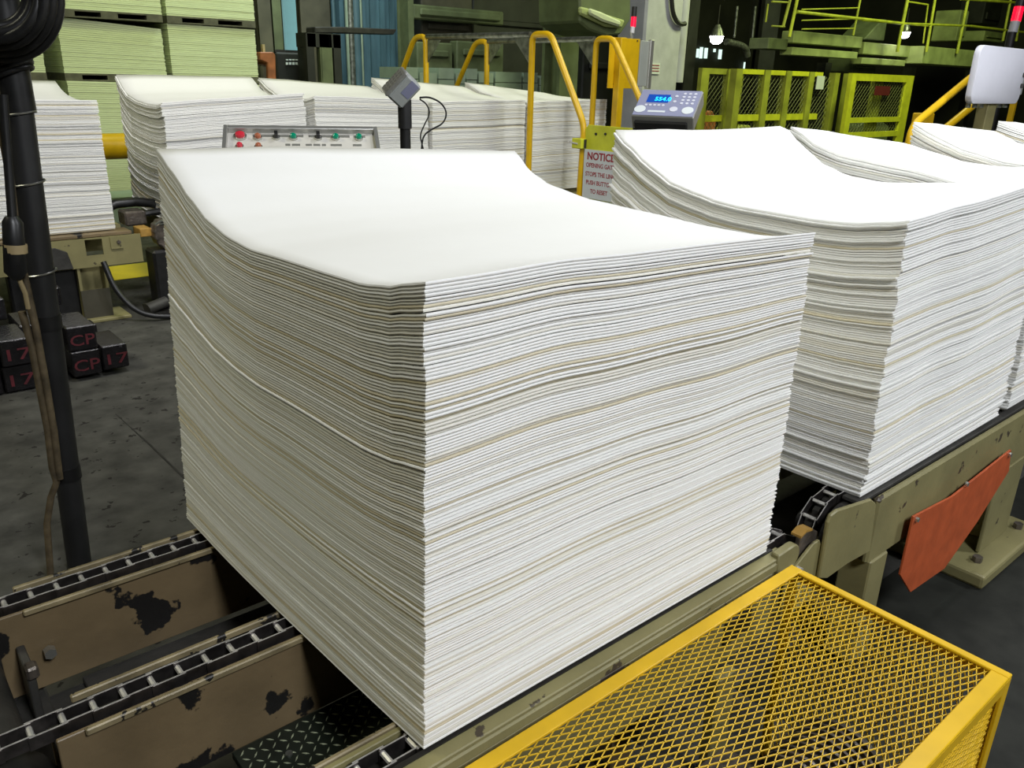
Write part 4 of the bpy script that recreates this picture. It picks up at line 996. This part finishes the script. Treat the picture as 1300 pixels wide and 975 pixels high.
o = MB().prism([on(1, 9.2, *p) for p in [(400,34),(432,34),(504,37),(500,44),(432,42),(400,42)]], (0, .25, 0)).build('crane_arm', M['dark'], None, bevel=.01); tag(o, 'dark horizontal machine arm in front of the blue cladding', 'machine arm')
mf = thing('machinery_rack', (4.0, 9.0, FL), 'tall dark machine frame with thin light edges, left of the blue cladding', 'machine')
for px, w, mt in ((401, .03, 'brownsteel'), (408, .02, 'olive'), (414, .12, 'olive'), (421, .03, 'olive'), (429, .10, 'darkmach'), (395, .10, 'darkmach')):
    q = on(1, 9.0, px, 80); MB().box((q.x-w/2, 9.0, FL), (q.x+w/2, 9.1, 1.35)).build('upright', M[mt], mf)
MB().box((on(1, 9.0, 392, 80).x, 9.0, 1.2), (on(1, 9.0, 434, 80).x, 9.3, 1.36)).build('top_beam', M['darkmach'], mf)
MB().box((on(1, 9.3, 388, 80).x, 9.35, FL), (on(1, 9.3, 436, 80).x, 9.5, 1.3)).build('back_plate', M['darkmach'], mf)
fk = thing('orange_machine', (3.6, 8.6, FL), 'dirty orange machine with a yellowish top, right of the bale pile', 'machine')
q0_, q1_ = on(1, 9.2, 331, 80), on(1, 9.2, 350, 80)
MB().box((q0_.x, 9.2, FL), (q1_.x, 9.5, q0_.z-.02)).build('body', M['brownsteel'], fk, bevel=.02)
MB().prism([on(1, 9.15, *p) for p in [(330,66),(347,66),(350,70),(351,108),(341,108),(340,80),(330,76)]], (0, .3, 0)).build('hood', M['rust'], fk, bevel=.01)
MB().box((on(1, 9.1, 338, 60).x, 9.2, on(1, 9.1, 338, 68).z), (on(1, 9.1, 341, 60).x, 9.25, on(1, 9.1, 338, 56).z)).build('spout', M['tanband'], fk)
o = thing('equipment_cart', (4.0, 9.6, FL), 'dark equipment cart with white lettering below the lit pane', 'cart')
A = on(1, 9.6, 350, 66); B = on(1, 9.6, 386, 110)
MB().box((A.x, 9.6, FL), (B.x, 10, A.z)).build('cart_body', M['darkmach'], o, bevel=.02)
MB().box((A.x, 9.62, A.z), (B.x, 9.66, A.z+.03)).build('cart_rail', M['dark'], o)
b = MB()
for i, px in enumerate((363, 367, 371, 375)):
    q = on(1, 9.59, px, 75); b.box((q.x, 9.585, q.z-.015), (q.x+.03, 9.6, q.z)); q = on(1, 9.59, px, 80); b.box((q.x, 9.585, q.z-.02), (q.x+.028, 9.6, q.z+.01))
b.build('white_print', M['sign'], o)
# dark machine bodies behind the handrails
for i, (px0, py0, px1, py1, y, mt, lb) in enumerate(((536, -20, 600, 90, 10.5, 'brownsteel', 'dark brown tank wall behind the left handrail'), (600, -20, 712, 85, 11, 'darkmach', 'black machine wall behind the handrails, left of the olive column'), (525, 15, 640, 24, 10.2, 'olive', 'olive horizontal duct behind the left handrail'), (530, 55, 575, 82, 10.0, 'olive', 'olive machine box below the duct, left'), (580, 55, 640, 80, 10.0, 'olive', 'olive machine box below the duct, right'), (738, 44, 800, 125, 8.0, 'darkmach', 'black machine below the olive hopper'))):
    A = on(1, y, px0, py1); B = on(1, y, px1, py0)
    o = MB().box((A.x, y, max(FL, A.z) if i == 2 else FL), (B.x, y+(.2 if i in (2, 3, 4) else .5), B.z)).box((A.x+.1, y-.05, A.z*.5+B.z*.5-.05), (B.x-.1, y, A.z*.5+B.z*.5+.05)).build('machine', M[mt], None, bevel=.02)
    tag(o, lb, 'machine')
# far row of pale bales behind the handrails
for k, (px0, px1, pyt) in enumerate(((513, 532, 84), (533, 556, 91), (557, 578, 85), (579, 592, 92), (593, 607, 86), (608, 628, 91), (629, 664, 90), (665, 684, 91), (686, 704, 95), (752, 770, 112))):
    A = on(1, 8.6, px0, pyt); B = on(1, 8.6, px1, pyt)
    o = thing('pulp_bale', ((A.x+B.x)/2, 8.9, FL), 'dim pale bale in the far row behind the handrails, %s' % ['leftmost of the row', 'second from the left', 'third from the left', 'fourth from the left, narrow', 'fifth from the left, narrow', 'sixth from the left', 'wide one in the middle', 'left of the olive column', 'rightmost before the olive column', 'right of the olive column'][k], 'bale', 'far row of dim bales')
    b = MB(); n = 10
    for j in range(n):
        z0 = FL+.08 + (A.z-FL-.08)*j/n; z1 = FL+.08 + (A.z-FL-.08)*(j+.93)/n; e = R.uniform(0, .01)
        b.box((A.x+e, 8.6+e, z0), (B.x-e-.01, 9.2, z1))
    b.build('bale_layers', M['palewrap'], o)
    MB().box((A.x, 8.62, FL), (B.x-.01, 9.2, FL+.08)).build('pallet', M['wood'], o)

# bright window openings far right of the white column
for i, (px0, px1, py0, py1) in enumerate(((885, 888, 62, 73), (889, 893, 60, 74), (895, 899, 61, 74), (913, 917, 63, 75), (907, 909, 62, 66), (957, 959, 70, 77), (945, 947, 79, 87), (963, 965, 80, 85))):
    A = on(1, 15.9, px0, py1); B = on(1, 15.9, px1, py0)
    o = MB().box((A.x, 15.9, A.z), (B.x, 15.95, B.z)).build('window_%d' % (i+2), M['winglow']); o['kind'] = 'structure'
# pipes in the dark
for k, (pts, r0, mt, lb) in enumerate((([(922,53),(940,57),(948,62),(949,72)], .06, 'galv', 'bent grey pipe in the dark right of the hanging lamp'), ([(936,8),(932,48)], .025, 'galv', 'thin vertical pipe in the dark, left of a pair'), ([(959,8),(955,48)], .025, 'galv', 'thin vertical pipe in the dark, right of a pair'))):
    P = [on(1, 9, *p) for p in pts]
    o = MB().tube(arc([(p, .1) for p in P]), r0, 10).build('pipe', M[mt], None, smooth=True); tag(o, lb, 'pipe')
column(872, 884, 9.5, 'darkmach', 'black column right of the white concrete column')
column(965, 985, 9.5, 'darkmach', 'black column left of the mezzanine')

# ------------------------------------------------------------------ big pile of bales on pallets at upper left
GBL = 'baled pulp units in the far pile'
levels = [(-.52, .13), (.13, .77), (.77, 1.375), (1.375, 1.92)]
names_l = ['bottom tier', 'second tier', 'third tier', 'top tier']
cols = [(-.55, .55, 'leftmost column'), (.58, 1.58, 'column beside the black post'), (1.76, 2.79, 'middle column'), (2.85, 3.85, 'rightmost column')]
for li, (z0, z1) in enumerate(levels):
    for ci, (xa, xb, cn) in enumerate(cols):
        rr = random.Random(li*10+ci); y0 = 9.0 + rr.uniform(-.03, .05)
        o = thing('baled_pulp', ((xa+xb)/2, 9.5, z0+.0), 'pale green block of baled pulp sheets, %s of the %s' % (names_l[li], cn), 'bale', GBL)
        b = MB(); n = 26; H0 = z1-z0-.075
        slope = (.065 if (ci == 2 and li == 2) else rr.uniform(.0, .02))
        for j in range(n):
            a = z0+.075+H0*j/n; c = z0+.075+H0*(j+(.9 if j < n-1 else 1))/n; e = rr.uniform(0, .006)
            def zz_(z, x): return z - slope*(x-xa)/(xb-xa)*((z-z0-.075)/H0)
            vs = [(x, y, zz_(z, x)) for z in (a, c) for x, y in ((xa+e, y0+e), (xb-e, y0+e), (xb-e, y0+1.1), (xa+e, y0+1.1))]
            b._add(vs, [(0,3,2,1),(4,5,6,7),(0,1,5,4),(1,2,6,5),(2,3,7,6),(3,0,4,7)])
        b.build('sheet_block', M['bale'], o)
        pl = thing('pallet', ((xa+xb)/2, 9.5, z0), 'wooden pallet under the baled pulp, %s of the %s' % (names_l[li], cn), 'pallet', 'pallets in the far bale pile')
        MB().box((xa, y0, z0+.058), (xb, y0+1.1, z0+.0745)).build('deck', M['wood'], pl)
        MB().box((xa, y0, z0), (xb, y0+1.1, z0+.014)).build('bottom_boards', M['wood'], pl)
        for fx in (0, .40, .84):
            MB().box((xa+(xb-xa)*fx, y0, z0+.014), (xa+(xb-xa)*(fx+.16), y0+1.1, z0+.058)).build('stringer', M['wood'], pl)

# ------------------------------------------------------------------ light
def area(loc, target, size, power, col, sy=None, spread=180):
    l = bpy.data.lights.new('unseen_lamp', 'AREA'); l.size = size; l.energy = power; l.color = col; l.spread = math.radians(spread)  # area lights out of view, placed and aimed to light chosen surfaces
    if sy: l.shape = 'RECTANGLE'; l.size_y = sy
    o = bpy.data.objects.new('unseen_lamp', l); COL.objects.link(o); o.location = loc
    o.rotation_euler = (Vector(target)-Vector(loc)).to_track_quat('-Z', 'Y').to_euler()
    return o
WH = (1, .97, .93); OL = (.86, 1, .62)
area((.0, -2.75, 3.0), (.9, .2, .4), .7, 117, (.93, .955, 1))
area((4.2, -2.6, 3.2), (3.2, .3, .4), .8, 102, (.93, .955, 1))  # unseen, added to light the front of the second stack
area((3.1, .5, 4.3), (3.1, .4, .6), .8, 66, (.93, .955, 1), spread=95)  # unseen, added to brighten the tops along the right conveyor
area((.8, 2.3, 3.5), (1.7, 5.0, .4), .8, 40, (1, .99, 1), spread=120)
area((4.6, 2.2, 3.8), (4.6, 5.0, .4), .8, 33, (.98, 1, .85), spread=120)
area((-2.8, 3.0, 4.6), (.2, 1.6, .0), 1.2, 92, (1, .97, .72))
area((2.0, 6.4, 5.0), (2.4, 9.4, .9), 1.0, 42, (.86, 1, .42), spread=130)
area((4.8, 8.2, 5.0), (4.8, 11, 1.2), 1.0, 120, (.85, 1, .95), spread=130)  # unseen, added to lift the blue cladding
area((10.5, 3.6, 5.0), (11, 6.5, .4), 1.2, 300, (.88, 1, .45))
area((16, 4.6, 5.0), (17, 8, 1.7), 1.2, 215, (.85, 1, .5))
area((7.0, 5.0, 5.0), (7.6, 7, 1.2), .8, 50, (1, 1, 1))
w = bpy.data.worlds.new('world'); SC.world = w; w.use_nodes = True
bg = w.node_tree.nodes['Background']; bg.inputs[0].default_value = (.8, .85, .6, 1); bg.inputs[1].default_value = .03
vs = SC.view_settings; vs.view_transform = 'Standard'; vs.look = 'None'; vs.exposure = 0; vs.gamma = 1; vs.use_curve_mapping = False
